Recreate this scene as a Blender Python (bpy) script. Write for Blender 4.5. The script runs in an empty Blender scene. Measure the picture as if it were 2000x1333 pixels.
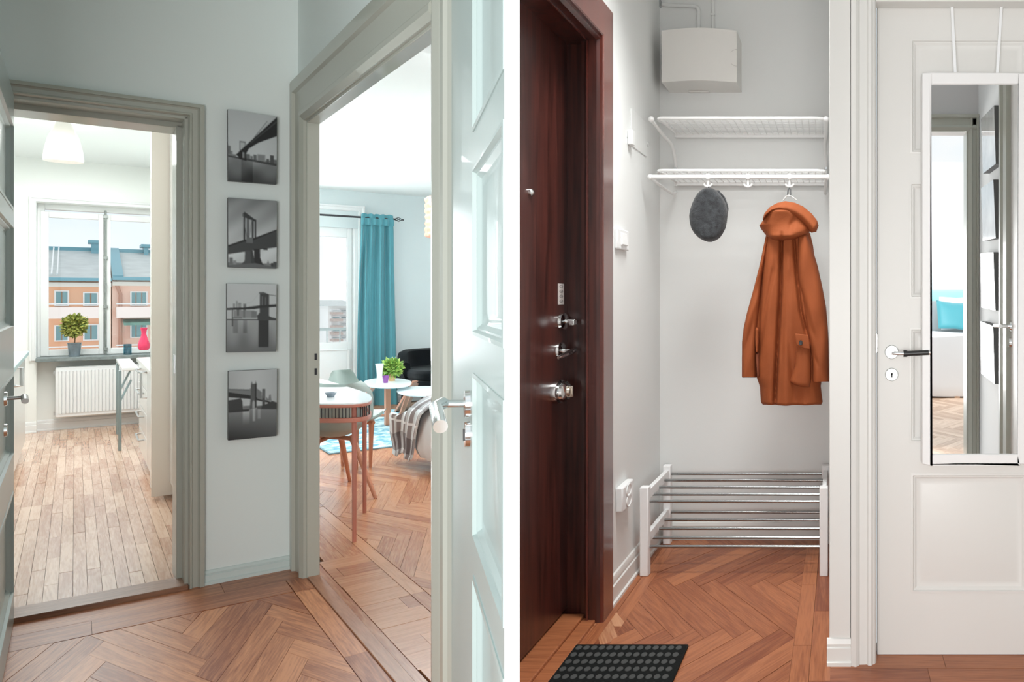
import bpy, bmesh, math, random
import numpy as np
from mathutils import Vector, Matrix
random.seed(7)
S = bpy.context.scene
C = S.collection
R_ = math.radians
# ------------------------------------------------------------ camera
FL, PX, HZ, H = 1554.0, 1640.0, 585.0, 1.2      # focal length, principal column, horizon row (2000x1333 frame), eye height
cam_d = bpy.data.cameras.new('camera'); cam = bpy.data.objects.new('camera', cam_d); C.objects.link(cam)
cam.location = (0, 0, H); cam.rotation_euler = (R_(90), 0, 0)
cam_d.sensor_width = 36; cam_d.lens = 36 * FL / 2000; cam_d.clip_start = .02; cam_d.clip_end = 400
cam_d.shift_x = -(PX - 1000) / 2000; cam_d.shift_y = (HZ - 666.5) / 2000
S.camera = cam
S.view_settings.view_transform = 'Standard'; S.view_settings.look = 'None'
S.view_settings.gamma = 1; S.view_settings.use_curve_mapping = False
S.view_settings.exposure = 0.0
S.cycles.use_denoising = True
S.cycles.max_bounces = 8; S.cycles.diffuse_bounces = 5; S.cycles.glossy_bounces = 5; S.cycles.sample_clamp_indirect = 6
# ------------------------------------------------------------ world: pale hazy sky with thin clouds
wd = bpy.data.worlds.new('sky'); S.world = wd; wd.use_nodes = True
nt = wd.node_tree; nt.nodes.clear()
N = nt.nodes.new; LK = nt.links.new
wo = N('ShaderNodeOutputWorld'); bg = N('ShaderNodeBackground'); tc = N('ShaderNodeTexCoord')
nz = N('ShaderNodeTexNoise'); nz.inputs['Scale'].default_value = 3.0; nz.inputs['Detail'].default_value = 5
mp = N('ShaderNodeMapping'); mp.inputs['Scale'].default_value = (1, 1, 3)
rp = N('ShaderNodeValToRGB'); rp.color_ramp.elements[0].position = .42; rp.color_ramp.elements[0].color = (.84, .94, 1.0, 1)
rp.color_ramp.elements[1].position = .62; rp.color_ramp.elements[1].color = (.985, .995, 1.0, 1)
LK(tc.outputs['Generated'], mp.inputs[0]); LK(mp.outputs[0], nz.inputs['Vector']); LK(nz.outputs['Fac'], rp.inputs[0]); LK(rp.outputs[0], bg.inputs[0])
bg.inputs[1].default_value = 1.06
LK(bg.outputs[0], wo.inputs[0])
# ------------------------------------------------------------ frames
class Frame:
    def __init__(s, O, ang): s.O = Vector(O); s.a = ang; s.R = Matrix.Rotation(ang, 3, 'Z'); s.Ri = s.R.inverted()
    def w(s, p): return s.O + s.R @ Vector(p)
    def l(s, p): return s.Ri @ (Vector(p) - s.O)
V1, V2 = 146.0, 3257.0
TH = math.atan2(FL, V2 - PX)
YC = FL * H / (1107 - HZ); CORNER = ((582 - PX) / FL * YC, YC, 0)
FR_ = Frame((0, 0, 0), 0)                      # right hand hall: x right, y away
FLF = Frame(CORNER, TH)                        # left hand flat: x along picture wall, y into the kitchen
FBB = Frame(CORNER, TH - math.pi / 2)          # same corner, x along the living room wall towards the viewer, y into the living room
F = FR_
def use(f):
    global F; F = f
def hit(px, py, ax, val):
    o = F.l((0, 0, H)); d = F.Ri @ Vector(((px - PX) / FL, 1, -(py - HZ) / FL))
    t = (val - o[ax]) / d[ax]; return o + d * t
# ------------------------------------------------------------ added fill lights
def area(name, fr, loc, rot, sx, sy, power, col=(1, 1, 1)):
    l = bpy.data.lights.new(name, 'AREA'); l.shape = 'RECTANGLE'; l.size = sx; l.size_y = sy; l.energy = power; l.color = col
    o = bpy.data.objects.new(name, l); C.objects.link(o); o.location = fr.w(loc)
    o.rotation_euler = (Matrix.Rotation(fr.a, 3, 'Z') @ rot.to_matrix()).to_euler(); return o
from mathutils import Euler
area('kitchen_ceiling_fill', FLF, (-.85, 2.75, 2.42), Euler((0, 0, 0)), .4, .8, 20, (1, .99, .96))  # added fill under the kitchen ceiling, no fitting hangs here
area('kitchen_door_fill', FLF, (-.62, .75, 2.40), Euler((R_(20), 0, 0)), .4, .3, 6, (1, .99, .97))  # added fill hidden above the doorway, brightens the tall cabinet
area('kitchen_far_fill', FLF, (-.75, 4.4, 2.42), Euler((0, 0, 0)), .5, 1.4, 34, (.98, 1, .99))  # added fill pointing down in the far kitchen, not the window itself
area('living_ceiling_fill', FLF, (1.25, 2.2, 2.38), Euler((0, 0, 0)), .8, 1.8, 50, (.98, 1, 1))  # added fill at ceiling height, no such lamp in the living room
area('living_daylight_fill', FLF, (.50, 5.80, 1.35), Euler((R_(-90), 0, 0)), .7, 1.7, 60, (.93, .98, 1))  # added hidden panel standing in for daylight, no window opening here
area('living_door_fill', FLF, (.9, -.2, 2.35), Euler((R_(20), 0, 0)), .8, .4, 10, (.98, .99, 1))  # added fill just inside the living room doorway, out of view
area('viewer_side_fill', FR_, (-.35, -1.3, 1.05), Euler((R_(90), 0, 0)), 1.7, 1.3, 92, (1, .99, .97))  # added large fill behind the camera, no window is built there
area('nook_fill', FR_, (-.38, 2.85, 2.66), Euler((R_(6), 0, 0)), .6, .5, 16, (.99, 1, .985)).data.spread = R_(105)  # added fill out of view, brightens the coat nook
area('bedroom_fill', FR_, (1.0, -4.2, 2.7), Euler((R_(-35), 0, 0)), 1.4, 1.2, 50, (1, 1, 1))  # added fill to brighten the bedroom seen in the mirror

# ------------------------------------------------------------ materials
MATS = {}
def nodes(name):
    m = bpy.data.materials.new(name); m.use_nodes = True; n = m.node_tree; MATS[name] = m
    return m, n, n.nodes['Principled BSDF'], (lambda t: n.nodes.new(t)), n.links.new
def mat(name, col, rough=.5, metal=0, bump=0, bscale=40, var=0, vscale=6, spec=.5, coat=0, sheen=0, trans=0, stretch=(1, 1, 1), emit=0, sub=0):
    if name in MATS: return MATS[name]
    m, n, b, N, LK = nodes(name)
    b.inputs['Base Color'].default_value = (*col, 1); b.inputs['Roughness'].default_value = rough
    b.inputs['Metallic'].default_value = metal; b.inputs['Specular IOR Level'].default_value = spec
    b.inputs['Coat Weight'].default_value = coat; b.inputs['Sheen Weight'].default_value = sheen
    b.inputs['Transmission Weight'].default_value = trans
    if emit: b.inputs['Emission Color'].default_value = (*col, 1); b.inputs['Emission Strength'].default_value = emit
    tc = N('ShaderNodeTexCoord'); mp = N('ShaderNodeMapping'); mp.inputs['Scale'].default_value = stretch
    LK(tc.outputs['Object'], mp.inputs[0])
    if bump:
        z = N('ShaderNodeTexNoise'); z.inputs['Scale'].default_value = bscale; z.inputs['Detail'].default_value = 3
        LK(mp.outputs[0], z.inputs['Vector'])
        bp = N('ShaderNodeBump'); bp.inputs['Strength'].default_value = bump; bp.inputs['Distance'].default_value = .01
        LK(z.outputs['Fac'], bp.inputs['Height']); LK(bp.outputs[0], b.inputs['Normal'])
    if var:
        z = N('ShaderNodeTexNoise'); z.inputs['Scale'].default_value = vscale; z.inputs['Detail'].default_value = 4
        LK(mp.outputs[0], z.inputs['Vector'])
        r = N('ShaderNodeValToRGB'); r.color_ramp.elements[0].position = .3; r.color_ramp.elements[1].position = .7
        r.color_ramp.elements[0].color = (*[c * (1 - var) for c in col], 1); r.color_ramp.elements[1].color = (*[min(1, c * (1 + var)) for c in col], 1)
        LK(z.outputs['Fac'], r.inputs[0]); LK(r.outputs[0], b.inputs['Base Color'])
    MATS[name] = m; return m
def wood(name, dark, light, rough=.35, rnd=True, scale=1.0, coat=.15, grain=0):
    """oak: every object gets its own tone, grain runs along the object's x axis"""
    m, n, b, N, LK = nodes(name)
    tc = N('ShaderNodeTexCoord'); oi = N('ShaderNodeObjectInfo')
    add = N('ShaderNodeVectorMath'); add.operation = 'MULTIPLY_ADD'
    cmb = N('ShaderNodeCombineXYZ'); mul = N('ShaderNodeMath'); mul.operation = 'MULTIPLY'; mul.inputs[1].default_value = 37.0
    LK(oi.outputs['Random'], mul.inputs[0])
    for i in range(3): LK(mul.outputs[0], cmb.inputs[i])
    add.inputs[1].default_value = (1, 1, 1)
    LK(tc.outputs['Object'], add.inputs[0])
    if rnd: LK(cmb.outputs[0], add.inputs[2])
    mp = N('ShaderNodeMapping'); mp.inputs['Scale'].default_value = [.9 * scale if k == grain else 13 * scale for k in range(3)]; LK(add.outputs[0], mp.inputs[0])
    z = N('ShaderNodeTexNoise'); z.inputs['Scale'].default_value = 1.6; z.inputs['Detail'].default_value = 3; z.inputs['Distortion'].default_value = .6
    LK(mp.outputs[0], z.inputs['Vector'])
    wv = N('ShaderNodeMath'); wv.operation = 'MULTIPLY'; wv.inputs[1].default_value = 34; LK(z.outputs['Fac'], wv.inputs[0])
    sn = N('ShaderNodeMath'); sn.operation = 'SINE'; LK(wv.outputs[0], sn.inputs[0])
    f = N('ShaderNodeTexNoise'); f.inputs['Scale'].default_value = 14; f.inputs['Detail'].default_value = 4; LK(mp.outputs[0], f.inputs['Vector'])
    mx = N('ShaderNodeMath'); mx.operation = 'MULTIPLY_ADD'; mx.inputs[1].default_value = .13; LK(sn.outputs[0], mx.inputs[0]); LK(f.outputs['Fac'], mx.inputs[2])
    a2 = N('ShaderNodeMath'); a2.operation = 'MULTIPLY_ADD'; a2.inputs[1].default_value = .6; LK(oi.outputs['Random'], a2.inputs[0]); LK(mx.outputs[0], a2.inputs[2])
    s2 = N('ShaderNodeMath'); s2.operation = 'SUBTRACT'; s2.inputs[1].default_value = .28 if rnd else 0; LK((a2 if rnd else mx).outputs[0], s2.inputs[0])
    r = N('ShaderNodeValToRGB'); r.color_ramp.elements[0].position = .12; r.color_ramp.elements[1].position = .85
    r.color_ramp.elements[0].color = (*dark, 1); r.color_ramp.elements[1].color = (*light, 1)
    LK(s2.outputs[0], r.inputs[0]); LK(r.outputs[0], b.inputs['Base Color'])
    bp = N('ShaderNodeBump'); bp.inputs['Strength'].default_value = .05; bp.inputs['Distance'].default_value = .004; LK(f.outputs['Fac'], bp.inputs['Height']); LK(bp.outputs[0], b.inputs['Normal'])
    b.inputs['Roughness'].default_value = rough; b.inputs['Coat Weight'].default_value = coat; b.inputs['Coat Roughness'].default_value = .25
    MATS[name] = m; return m
def glassmat(name, col=(1, 1, 1), rough=0.0, mixf=.975, tint=None):
    m, n, b, N, LK = nodes(name)
    out = n.nodes['Material Output']; tr = N('ShaderNodeBsdfTransparent'); gl = N('ShaderNodeBsdfGlossy'); mx = N('ShaderNodeMixShader')
    tr.inputs[0].default_value = (*(tint or col), 1); gl.inputs[0].default_value = (1, 1, 1, 1); gl.inputs['Roughness'].default_value = rough
    mx.inputs[0].default_value = 1 - mixf; LK(tr.outputs[0], mx.inputs[1]); LK(gl.outputs[0], mx.inputs[2]); LK(mx.outputs[0], out.inputs[0])
    MATS[name] = m; return m

WALL_L = mat('wall_paint_cool', (.75, .815, .80), .75, bump=.02, bscale=120)
WALL_R = mat('wall_paint_white', (.755, .765, .755), .75, bump=.02, bscale=120)
WALL_K = mat('kitchen_wall_paint', (.86, .875, .85), .7, bump=.02, bscale=120)
WALL_LV = mat('living_wall_paint', (.66, .73, .74), .75, bump=.02, bscale=120)
CEIL = mat('ceiling_paint', (.80, .83, .82), .85)
TRIM_L = mat('trim_paint_greige', (.425, .435, .38), .32, coat=.2, bump=.02, bscale=60)
LEAF_L = mat('door_paint_satin', (.40, .48, .465), .30, coat=.12, spec=.35, bump=.03, bscale=50)
TRIM_B = mat('baseboard_paint', (.60, .68, .66), .4)
TRIM_R = mat('trim_paint_white', (.72, .715, .69), .38, bump=.02, bscale=60)
DOORW = mat('door_paint_white', (.70, .69, .665), .4, bump=.02, bscale=50)
PUREW = mat('divider_white', (.97, .97, .97), .8)
WHITE = mat('white_lacquer', (.82, .83, .83), .35)
WHITEM = mat('white_metal', (.84, .85, .86), .35)
CABW = mat('cabinet_white', (.86, .87, .86), .25, coat=.2)
CABB = mat('cabinet_cream_side', (.88, .82, .73), .45)
CHROME = mat('chrome', (.82, .84, .84), .14, 1)
ROSE = mat('satin_chrome', (.60, .62, .61), .32, 1)
STEEL = mat('brushed_steel', (.60, .62, .63), .28, 1, bump=.05, bscale=200)
DARKM = mat('dark_metal', (.03, .03, .035), .35, .3)
BLACK = mat('black_plastic', (.012, .012, .014), .45)
DARKGAP = mat('dark_gap', (.10, .045, .025), .9)
OAK_L = wood('oak_parquet_hall', (.27, .072, .024), (.64, .275, .125), .36, coat=.04)
OAK_V = wood('oak_parquet_living', (.33, .112, .05), (.57, .275, .14), .27, coat=.12)
OAK_K = wood('oak_strip_kitchen', (.50, .26, .16), (.82, .58, .43), .22, coat=.5)  # paler than the oak itself, window glare put into the plank colour
OAK_R = wood('oak_parquet_entry', (.20, .050, .017), (.41, .145, .058), .42, coat=.03)
OAK_T = wood('oak_threshold', (.17, .07, .035), (.36, .18, .10), .35, rnd=False)
OAK_TY = wood('oak_threshold_long', (.27, .10, .045), (.46, .22, .12), .35, rnd=False, grain=1)
OAK_B = wood('oak_bedroom', (.50, .30, .19), (.85, .62, .46), .4)
MAHOG = wood('mahogany', (.019, .0052, .004), (.10, .024, .017), .34, rnd=False, scale=.35, coat=.3, grain=2)
MAHOG2 = wood('mahogany_frame', (.06, .014, .011), (.17, .038, .026), .22, rnd=False, scale=.35, coat=.7, grain=2)
CORAL = mat('coral_lacquer', (.50, .185, .13), .35, var=.12, vscale=5)
BEECH = mat('pinkish_beech', (.56, .25, .15), .4, var=.15, vscale=9, stretch=(1, 1, .2))
SAGE = mat('sage_plastic', (.33, .40, .375), .4)
GLASS = glassmat('window_glass')
MIRROR = mat('mirror_silver', (.93, .94, .94), .01, 1)

# ------------------------------------------------------------ mesh builder
class MB:
    def __init__(s): s.v = []; s.f = []
    def add(s, vs, fs):
        k = len(s.v); s.v += [tuple(p) for p in vs]; s.f += [tuple(k + i for i in f) for f in fs]; return s
    def box(s, x0, x1, y0, y1, z0, z1):
        x0, x1 = sorted((x0, x1)); y0, y1 = sorted((y0, y1)); z0, z1 = sorted((z0, z1))
        return s.add([(x, y, z) for z in (z0, z1) for y in (y0, y1) for x in (x0, x1)],
                     [(0, 2, 3, 1), (4, 5, 7, 6), (0, 1, 5, 4), (2, 6, 7, 3), (0, 4, 6, 2), (1, 3, 7, 5)])
    def prism(s, poly, z0, z1):
        n = len(poly); a = sum(poly[i][0] * poly[(i + 1) % n][1] - poly[(i + 1) % n][0] * poly[i][1] for i in range(n))
        if a < 0: poly = poly[::-1]
        return s.add([(p[0], p[1], z0) for p in poly] + [(p[0], p[1], z1) for p in poly],
                     [tuple(range(n))[::-1], tuple(range(n, 2 * n))] + [(i, (i + 1) % n, n + (i + 1) % n, n + i) for i in range(n)])
    def xprism(s, poly, ax, a0, a1):
        """extrude a 2D polygon along axis ax; poly holds the other two coordinates in order"""
        n = len(poly)
        def P(p, t): q = list(p); q.insert(ax, t); return q
        return s.add([P(p, a0) for p in poly] + [P(p, a1) for p in poly],
                     [tuple(range(n))[::-1], tuple(range(n, 2 * n))] + [(i, (i + 1) % n, n + (i + 1) % n, n + i) for i in range(n)])
    def tube(s, pts, r, seg=8, closed=False, rr=None):
        pts = [Vector(p) for p in pts]; n = len(pts); rings = []
        up = None
        for i, p in enumerate(pts):
            a = pts[i - 1] if (i or closed) else p; b = pts[(i + 1) % n] if (i < n - 1 or closed) else p
            t = (b - a).normalized()
            if up is None: up = Vector((0, 0, 1)) if abs(t.z) < .9 else Vector((1, 0, 0))
            u = (up - t * up.dot(t)); u = u.normalized() if u.length > 1e-6 else t.orthogonal().normalized()
            up = u; v = t.cross(u); q = rr[i] if rr else r
            rings.append([p + u * (q * math.cos(2 * math.pi * k / seg)) + v * (q * math.sin(2 * math.pi * k / seg)) for k in range(seg)])
        vs = [p for g in rings for p in g]; fs = []
        m = n if closed else n - 1
        for i in range(m):
            j = (i + 1) % n
            for k in range(seg): l = (k + 1) % seg; fs.append((i * seg + k, i * seg + l, j * seg + l, j * seg + k))
        if not closed: fs += [tuple(range(seg))[::-1], tuple(range((n - 1) * seg, n * seg))]
        return s.add(vs, fs)
    def lathe(s, c, prof, seg=32, sx=1, sy=1, axis=2, wob=None):
        vs = []; fs = []; n = len(prof)
        for i, (r, h) in enumerate(prof):
            for k in range(seg):
                t = 2 * math.pi * k / seg; q = r * (wob(t, h) if wob else 1)
                p = [q * math.cos(t) * sx, q * math.sin(t) * sy]; p.insert(axis, h)
                vs.append((c[0] + p[0], c[1] + p[1], c[2] + p[2]))
        for i in range(n - 1):
            for k in range(seg): l = (k + 1) % seg; fs.append((i * seg + k, i * seg + l, (i + 1) * seg + l, (i + 1) * seg + k))
        if prof[0][0] > 1e-5: fs.append(tuple(range(seg))[::-1])
        if prof[-1][0] > 1e-5: fs.append(tuple(range((n - 1) * seg, n * seg)))
        return s.add(vs, fs)
    def ball(s, c, rx, ry, rz, seg=16, rings=10):
        return s.lathe((0, 0, 0), [(0, 0)], 3) if False else s._ball(c, rx, ry, rz, seg, rings)
    def _ball(s, c, rx, ry, rz, seg, rings):
        vs = []; fs = []
        for i in range(rings + 1):
            a = math.pi * i / rings; r = max(math.sin(a), 1e-4)
            for k in range(seg): t = 2 * math.pi * k / seg; vs.append((c[0] + rx * r * math.cos(t), c[1] + ry * r * math.sin(t), c[2] - rz * math.cos(a)))
        for i in range(rings):
            for k in range(seg): l = (k + 1) % seg; fs.append((i * seg + k, i * seg + l, (i + 1) * seg + l, (i + 1) * seg + k))
        return s.add(vs, fs)
    def grid(s, fn, nu, nv, thick=None):
        """sheet fn(i/nu, j/nv) -> point; closed to a solid with thickness vector"""
        P = [[Vector(fn(i / nu, j / nv)) for i in range(nu + 1)] for j in range(nv + 1)]
        vs = [p for r in P for p in r]; w = nu + 1; fs = []
        for j in range(nv):
            for i in range(nu): a = j * w + i; fs.append((a, a + 1, a + w + 1, a + w))
        if thick is None: return s.add(vs, fs)
        k = len(vs); t = Vector(thick); vs = vs + [p + t for p in vs]
        fs = fs + [tuple(k + i for i in f[::-1]) for f in fs]
        rim = [i for i in range(w)] + [j * w + nu for j in range(1, nv + 1)] + [nv * w + i for i in range(nu - 1, -1, -1)] + [j * w for j in range(nv - 1, 0, -1)]
        for q in range(len(rim)): a, b = rim[q], rim[(q + 1) % len(rim)]; fs.append((b, a, k + a, k + b))
        return s.add(vs, fs)
    def fix(s, me):
        b = bmesh.new(); b.from_mesh(me); bmesh.ops.remove_doubles(b, verts=b.verts, dist=1e-6); bmesh.ops.recalc_face_normals(b, faces=b.faces); b.to_mesh(me); b.free()
BASE = {}
def _mesh(name, mb, m, base, smooth=35):
    me = bpy.data.meshes.new(name); bx, by, bz = base
    me.from_pydata([(p[0] - bx, p[1] - by, p[2] - bz) for p in mb.v], [], mb.f); mb.fix(me)
    for mm in (m if isinstance(m, (list, tuple)) else [m]): me.materials.append(mm)
    me.polygons.foreach_set('use_smooth', [True] * len(me.polygons)); me.set_sharp_from_angle(angle=R_(smooth)); me.update(); return me
def _bev(o, w):
    if w: d = o.modifiers.new('bevel', 'BEVEL'); d.width = w; d.segments = 2; d.limit_method = 'ANGLE'; d.angle_limit = R_(50)
def thing(name, label, cat, base, group=None, kind=None):
    o = bpy.data.objects.new(name, None); C.objects.link(o); o.empty_display_size = .1
    o.location = F.w(base); o.rotation_euler = (0, 0, F.a); BASE[o.name] = tuple(base)
    if kind: o['kind'] = kind
    if label: o['label'] = label
    if cat: o['category'] = cat
    if group: o['group'] = group
    return o
def part(name, mb, m, parent, bevel=0, label=None, kind=None, smooth=35):
    b = BASE[parent.name]; o = bpy.data.objects.new(name, _mesh(name, mb, m, b, smooth)); C.objects.link(o); o.parent = parent
    BASE[o.name] = b; _bev(o, bevel)
    if label: o['label'] = label
    if kind: o['kind'] = kind
    return o
def solo(name, mb, m, label, cat, base, group=None, bevel=0, kind=None, smooth=35):
    o = bpy.data.objects.new(name, _mesh(name, mb, m, base, smooth)); C.objects.link(o); o.location = F.w(base); o.rotation_euler = (0, 0, F.a)
    BASE[o.name] = tuple(base); _bev(o, bevel)
    if label: o['label'] = label
    if cat: o['category'] = cat
    if group: o['group'] = group
    if kind: o['kind'] = kind
    return o
def struct(name, mb, m, label, cat=None, bevel=0, base=(0, 0, 0)):
    return solo(name, mb, m, label, cat, base, kind='structure', bevel=bevel)
def copy_tree(o, parent=None):
    c = o.copy(); C.objects.link(c); c.parent = parent; BASE[c.name] = BASE[o.name]
    for ch in list(o.children): copy_tree(ch, c)
    return c
def round_rect(x0, x1, y0, y1, r, n=5):
    P = []
    for cx, cy, a0 in ((x1 - r, y1 - r, 0), (x0 + r, y1 - r, 90), (x0 + r, y0 + r, 180), (x1 - r, y0 + r, 270)):
        for k in range(n + 1): a = R_(a0 + 90 * k / n); P.append((cx + r * math.cos(a), cy + r * math.sin(a)))
    return P
def lerp(tab, t):
    """tab: sorted [(t, v...)] -> interpolated tuple"""
    if t <= tab[0][0]: return tab[0][1:]
    for a, b in zip(tab, tab[1:]):
        if t <= b[0]:
            k = (t - a[0]) / (b[0] - a[0]); return tuple(x + (y - x) * k for x, y in zip(a[1:], b[1:]))
    return tab[-1][1:]
def sm(k): k = max(0, min(1, k)); return k * k * (3 - 2 * k)

# ------------------------------------------------------------ parquet
def clip(poly, region):
    n = len(region)
    ar = sum(region[i][0] * region[(i + 1) % n][1] - region[(i + 1) % n][0] * region[i][1] for i in range(n))
    if ar < 0: region = region[::-1]
    for i in range(n):
        (ax, ay), (bx, by) = region[i], region[(i + 1) % n]; out = []
        f = lambda p: (bx - ax) * (p[1] - ay) - (by - ay) * (p[0] - ax)
        for j in range(len(poly)):
            p, q = poly[j], poly[(j + 1) % len(poly)]; fp, fq = f(p), f(q)
            if fp >= 0: out.append(p)
            if fp * fq < 0: t = fp / (fp - fq); out.append((p[0] + (q[0] - p[0]) * t, p[1] + (q[1] - p[1]) * t))
        poly = out
        if len(poly) < 3: return None
    ar = abs(sum(poly[i][0] * poly[(i + 1) % len(poly)][1] - poly[(i + 1) % len(poly)][0] * poly[i][1] for i in range(len(poly)))) / 2
    return poly if ar > 2e-4 else None
def herring(region, L, n, sa, sb, along='x', ox=0, oy=0, gap=.0006):
    """herringbone planks; zigzag bands run along x or y; returns [(poly, direction)]"""
    w = L / n; xs = [p[0] for p in region]; ys = [p[1] for p in region]; out = []
    c = math.sqrt(.5)
    cx, cy = (min(xs) + max(xs)) / 2 / sa, (min(ys) + max(ys)) / 2 / sb
    span = max((max(xs) - min(xs)) / sa, (max(ys) - min(ys)) / sb) + 2 * L; M = int(span / w) + 2 * n
    def T(u, v):                       # pattern (in units of w) -> frame
        u *= w; v *= w; a, b = (u + v) * c, (v - u) * c      # a runs along the (1,1) diagonal
        if along == 'y': a, b = b, a
        return ((a + cx + ox) * sa, (b + cy + oy) * sb)
    g = gap / w
    for i in range(-M, M):
        for j in range(-int(M / n), int(M / n) + 1):
            for q in (0, 1):
                if q == 0: r = (i + 2 * n * j, i + 2 * n * j + n, i, i + 1)
                else: r = (i + 2 * n * j, i + 2 * n * j + 1, i - 2 * n + 1, i - n + 1)
                x0, x1, y0, y1 = r[0] + g, r[1] - g, r[2] + g, r[3] - g
                P = clip([T(x0, y0), T(x1, y0), T(x1, y1), T(x0, y1)], region)
                if P:
                    A, B = (T(0, 0), T(1, 0)) if q == 0 else (T(0, 0), T(0, 1))
                    out.append((P, math.atan2(B[1] - A[1], B[0] - A[0])))
    return out
def strips(x0, x1, y0, y1, along, width, lmin, lmax, gap=.0006, region=None, rnd=random):
    out = []; lo, hi = (x0, x1) if along == 'x' else (y0, y1); a, b = (y0, y1) if along == 'x' else (x0, x1)
    k = max(1, round((b - a) / width)); w = (b - a) / k
    for i in range(k):
        t = lo - rnd.random() * lmax
        while t < hi:
            e = t + rnd.uniform(lmin, lmax); s, f = max(t, lo), min(e, hi)
            if f - s > .01:
                q = (a + i * w + gap, a + (i + 1) * w - gap); r = (s + gap, f - gap)
                P = [(r[0], q[0]), (r[1], q[0]), (r[1], q[1]), (r[0], q[1])] if along == 'x' else [(q[0], r[0]), (q[1], r[0]), (q[1], r[1]), (q[0], r[1])]
                if region: P = clip(P, region)
                if P: out.append((P, 0 if along == 'x' else math.pi / 2))
            t = e
    return out
def lay(parent, planks, m, z=0.0, th=.012, limit=290):
    o = F.l((0, 0, 0)); cen = lambda P: (sum(p[0] for p in P) / len(P), sum(p[1] for p in P) / len(P))
    planks = sorted(planks, key=lambda q: (cen(q[0])[0] - o[0]) ** 2 + (cen(q[0])[1] - o[1]) ** 2)
    b = BASE[parent.name]; rest = MB()
    for k, (P, d) in enumerate(planks):
        dz = random.uniform(-.0006, .0006)
        if k >= limit: rest.prism(P, z - th, z + dz); continue
        c = cen(P); cs, sn = math.cos(-d), math.sin(-d)
        Q = [((p[0] - c[0]) * cs - (p[1] - c[1]) * sn, (p[0] - c[0]) * sn + (p[1] - c[1]) * cs) for p in P]
        mb = MB().prism(Q, -th, dz); me = _mesh('plank', mb, m, (0, 0, 0))
        ob = bpy.data.objects.new('plank', me); C.objects.link(ob); ob.parent = parent
        ob.location = (c[0] - b[0], c[1] - b[1], z - b[2]); ob.rotation_euler = (0, 0, d)
    if rest.v: part('far_planks', rest, m, parent, kind='stuff')

# ------------------------------------------------------------ joinery
def leaf(parent, w, h, t, panels, m, y0=0, x0=0, z0=0, ylo=.010):
    """panelled door leaf in the current frame, face at y0 looking to -y"""
    xs = sorted({0, w, *[p[0] for p in panels], *[p[1] for p in panels]}); zs = sorted({0, h, *[p[2] for p in panels], *[p[3] for p in panels]})
    mb = MB()
    for a, b in zip(xs, xs[1:]):
        for c, d in zip(zs, zs[1:]):
            mx, mz = (a + b) / 2, (c + d) / 2
            if not any(p[0] < mx < p[1] and p[2] < mz < p[3] for p in panels): mb.add([(x0 + a, y0, z0 + c), (x0 + b, y0, z0 + c), (x0 + b, y0, z0 + d), (x0 + a, y0, z0 + d)], [(0, 1, 2, 3)])
    A = [(x0, y0, z0), (x0 + w, y0, z0), (x0 + w, y0, z0 + h), (x0, y0, z0 + h)]; B = [(p[0], y0 + t, p[2]) for p in A]
    mb.add(A + B, [(4, 7, 6, 5), (0, 4, 5, 1), (1, 5, 6, 2), (2, 6, 7, 3), (3, 7, 4, 0)])
    body = part('door_leaf', mb, m, parent)
    for a, b, c, d in panels:
        q = MB(); rings = []
        for ins, y in ((0, 0), (0.0, -.002), (.007, -.003), (.010, ylo * .3), (.013, ylo * .35), (.020, ylo * .85), (.026, ylo), (.034, ylo), (.040, ylo - .002)):
            rings.append([(x0 + a + ins, y0 + y, z0 + c + ins), (x0 + b - ins, y0 + y, z0 + c + ins), (x0 + b - ins, y0 + y, z0 + d - ins), (x0 + a + ins, y0 + y, z0 + d - ins)])
        vs = [p for r in rings for p in r]; fs = []
        for i in range(len(rings) - 1):
            for k in range(4): l = (k + 1) % 4; fs.append((i * 4 + k, i * 4 + l, i * 4 + 4 + l, i * 4 + 4 + k))
        e = (len(rings) - 1) * 4; fs.append((e, e + 1, e + 2, e + 3)); q.add(vs, fs)
        part('door_panel', q, m, parent, smooth=20)
    return body
def casing(mb, x0, x1, z, w, side='both', y0=0.0, flip=1):
    """moulded architrave round an opening in the wall plane y = y0, room on the -y side"""
    pr = [(0, 0), (0, .030), (.012, .034), (.28 * w, .034), (.31 * w, .022), (.42 * w, .017), (.74 * w, .017), (.80 * w, .026), (.90 * w, .027), (w, .015), (w, 0)]  # from outer edge to inner edge: (inset, proud)
    def run(pts_fn):
        A = [pts_fn(i, p, 0) for i, p in pr]; B = [pts_fn(i, p, 1) for i, p in pr]; n = len(A)
        mb.add(A + B, [tuple(range(n))[::-1], tuple(range(n, 2 * n))] + [(k, (k + 1) % n, n + (k + 1) % n, n + k) for k in range(n)])
    if side in ('both', 'left'): run(lambda i, p, e: (x0 - w + i, y0 - p, 0 if e == 0 else z + w - i))
    if side in ('both', 'right'): run(lambda i, p, e: (x1 + w - i, y0 - p, 0 if e == 0 else z + w - i))
    run(lambda i, p, e: ((x0 - w + i if side != 'right' else x0) if e == 0 else (x1 + w - i if side != 'left' else x1), y0 - p, z + w - i))
def skirting(mb, x0, x1, y, h, d=-1):
    """profiled skirting along x, standing proud of plane y towards d"""
    P = [(0, 0), (.022, 0), (.022, .012), (.015, .016), (.015, h * .66), (.010, h * .70), (.012, h * .80), (.006, h * .97), (.0, h)]
    mb.xprism([(y + d * a, z) for a, z in P], 0, x0, x1)
def yskirting(mb, y0, y1, x, h, d=1):
    P = [(0, 0), (.022, 0), (.022, .012), (.015, .016), (.015, h * .66), (.010, h * .70), (.012, h * .80), (.006, h * .97), (.0, h)]
    mb.xprism([(x + d * a, z) for a, z in P], 1, y0, y1)
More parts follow.
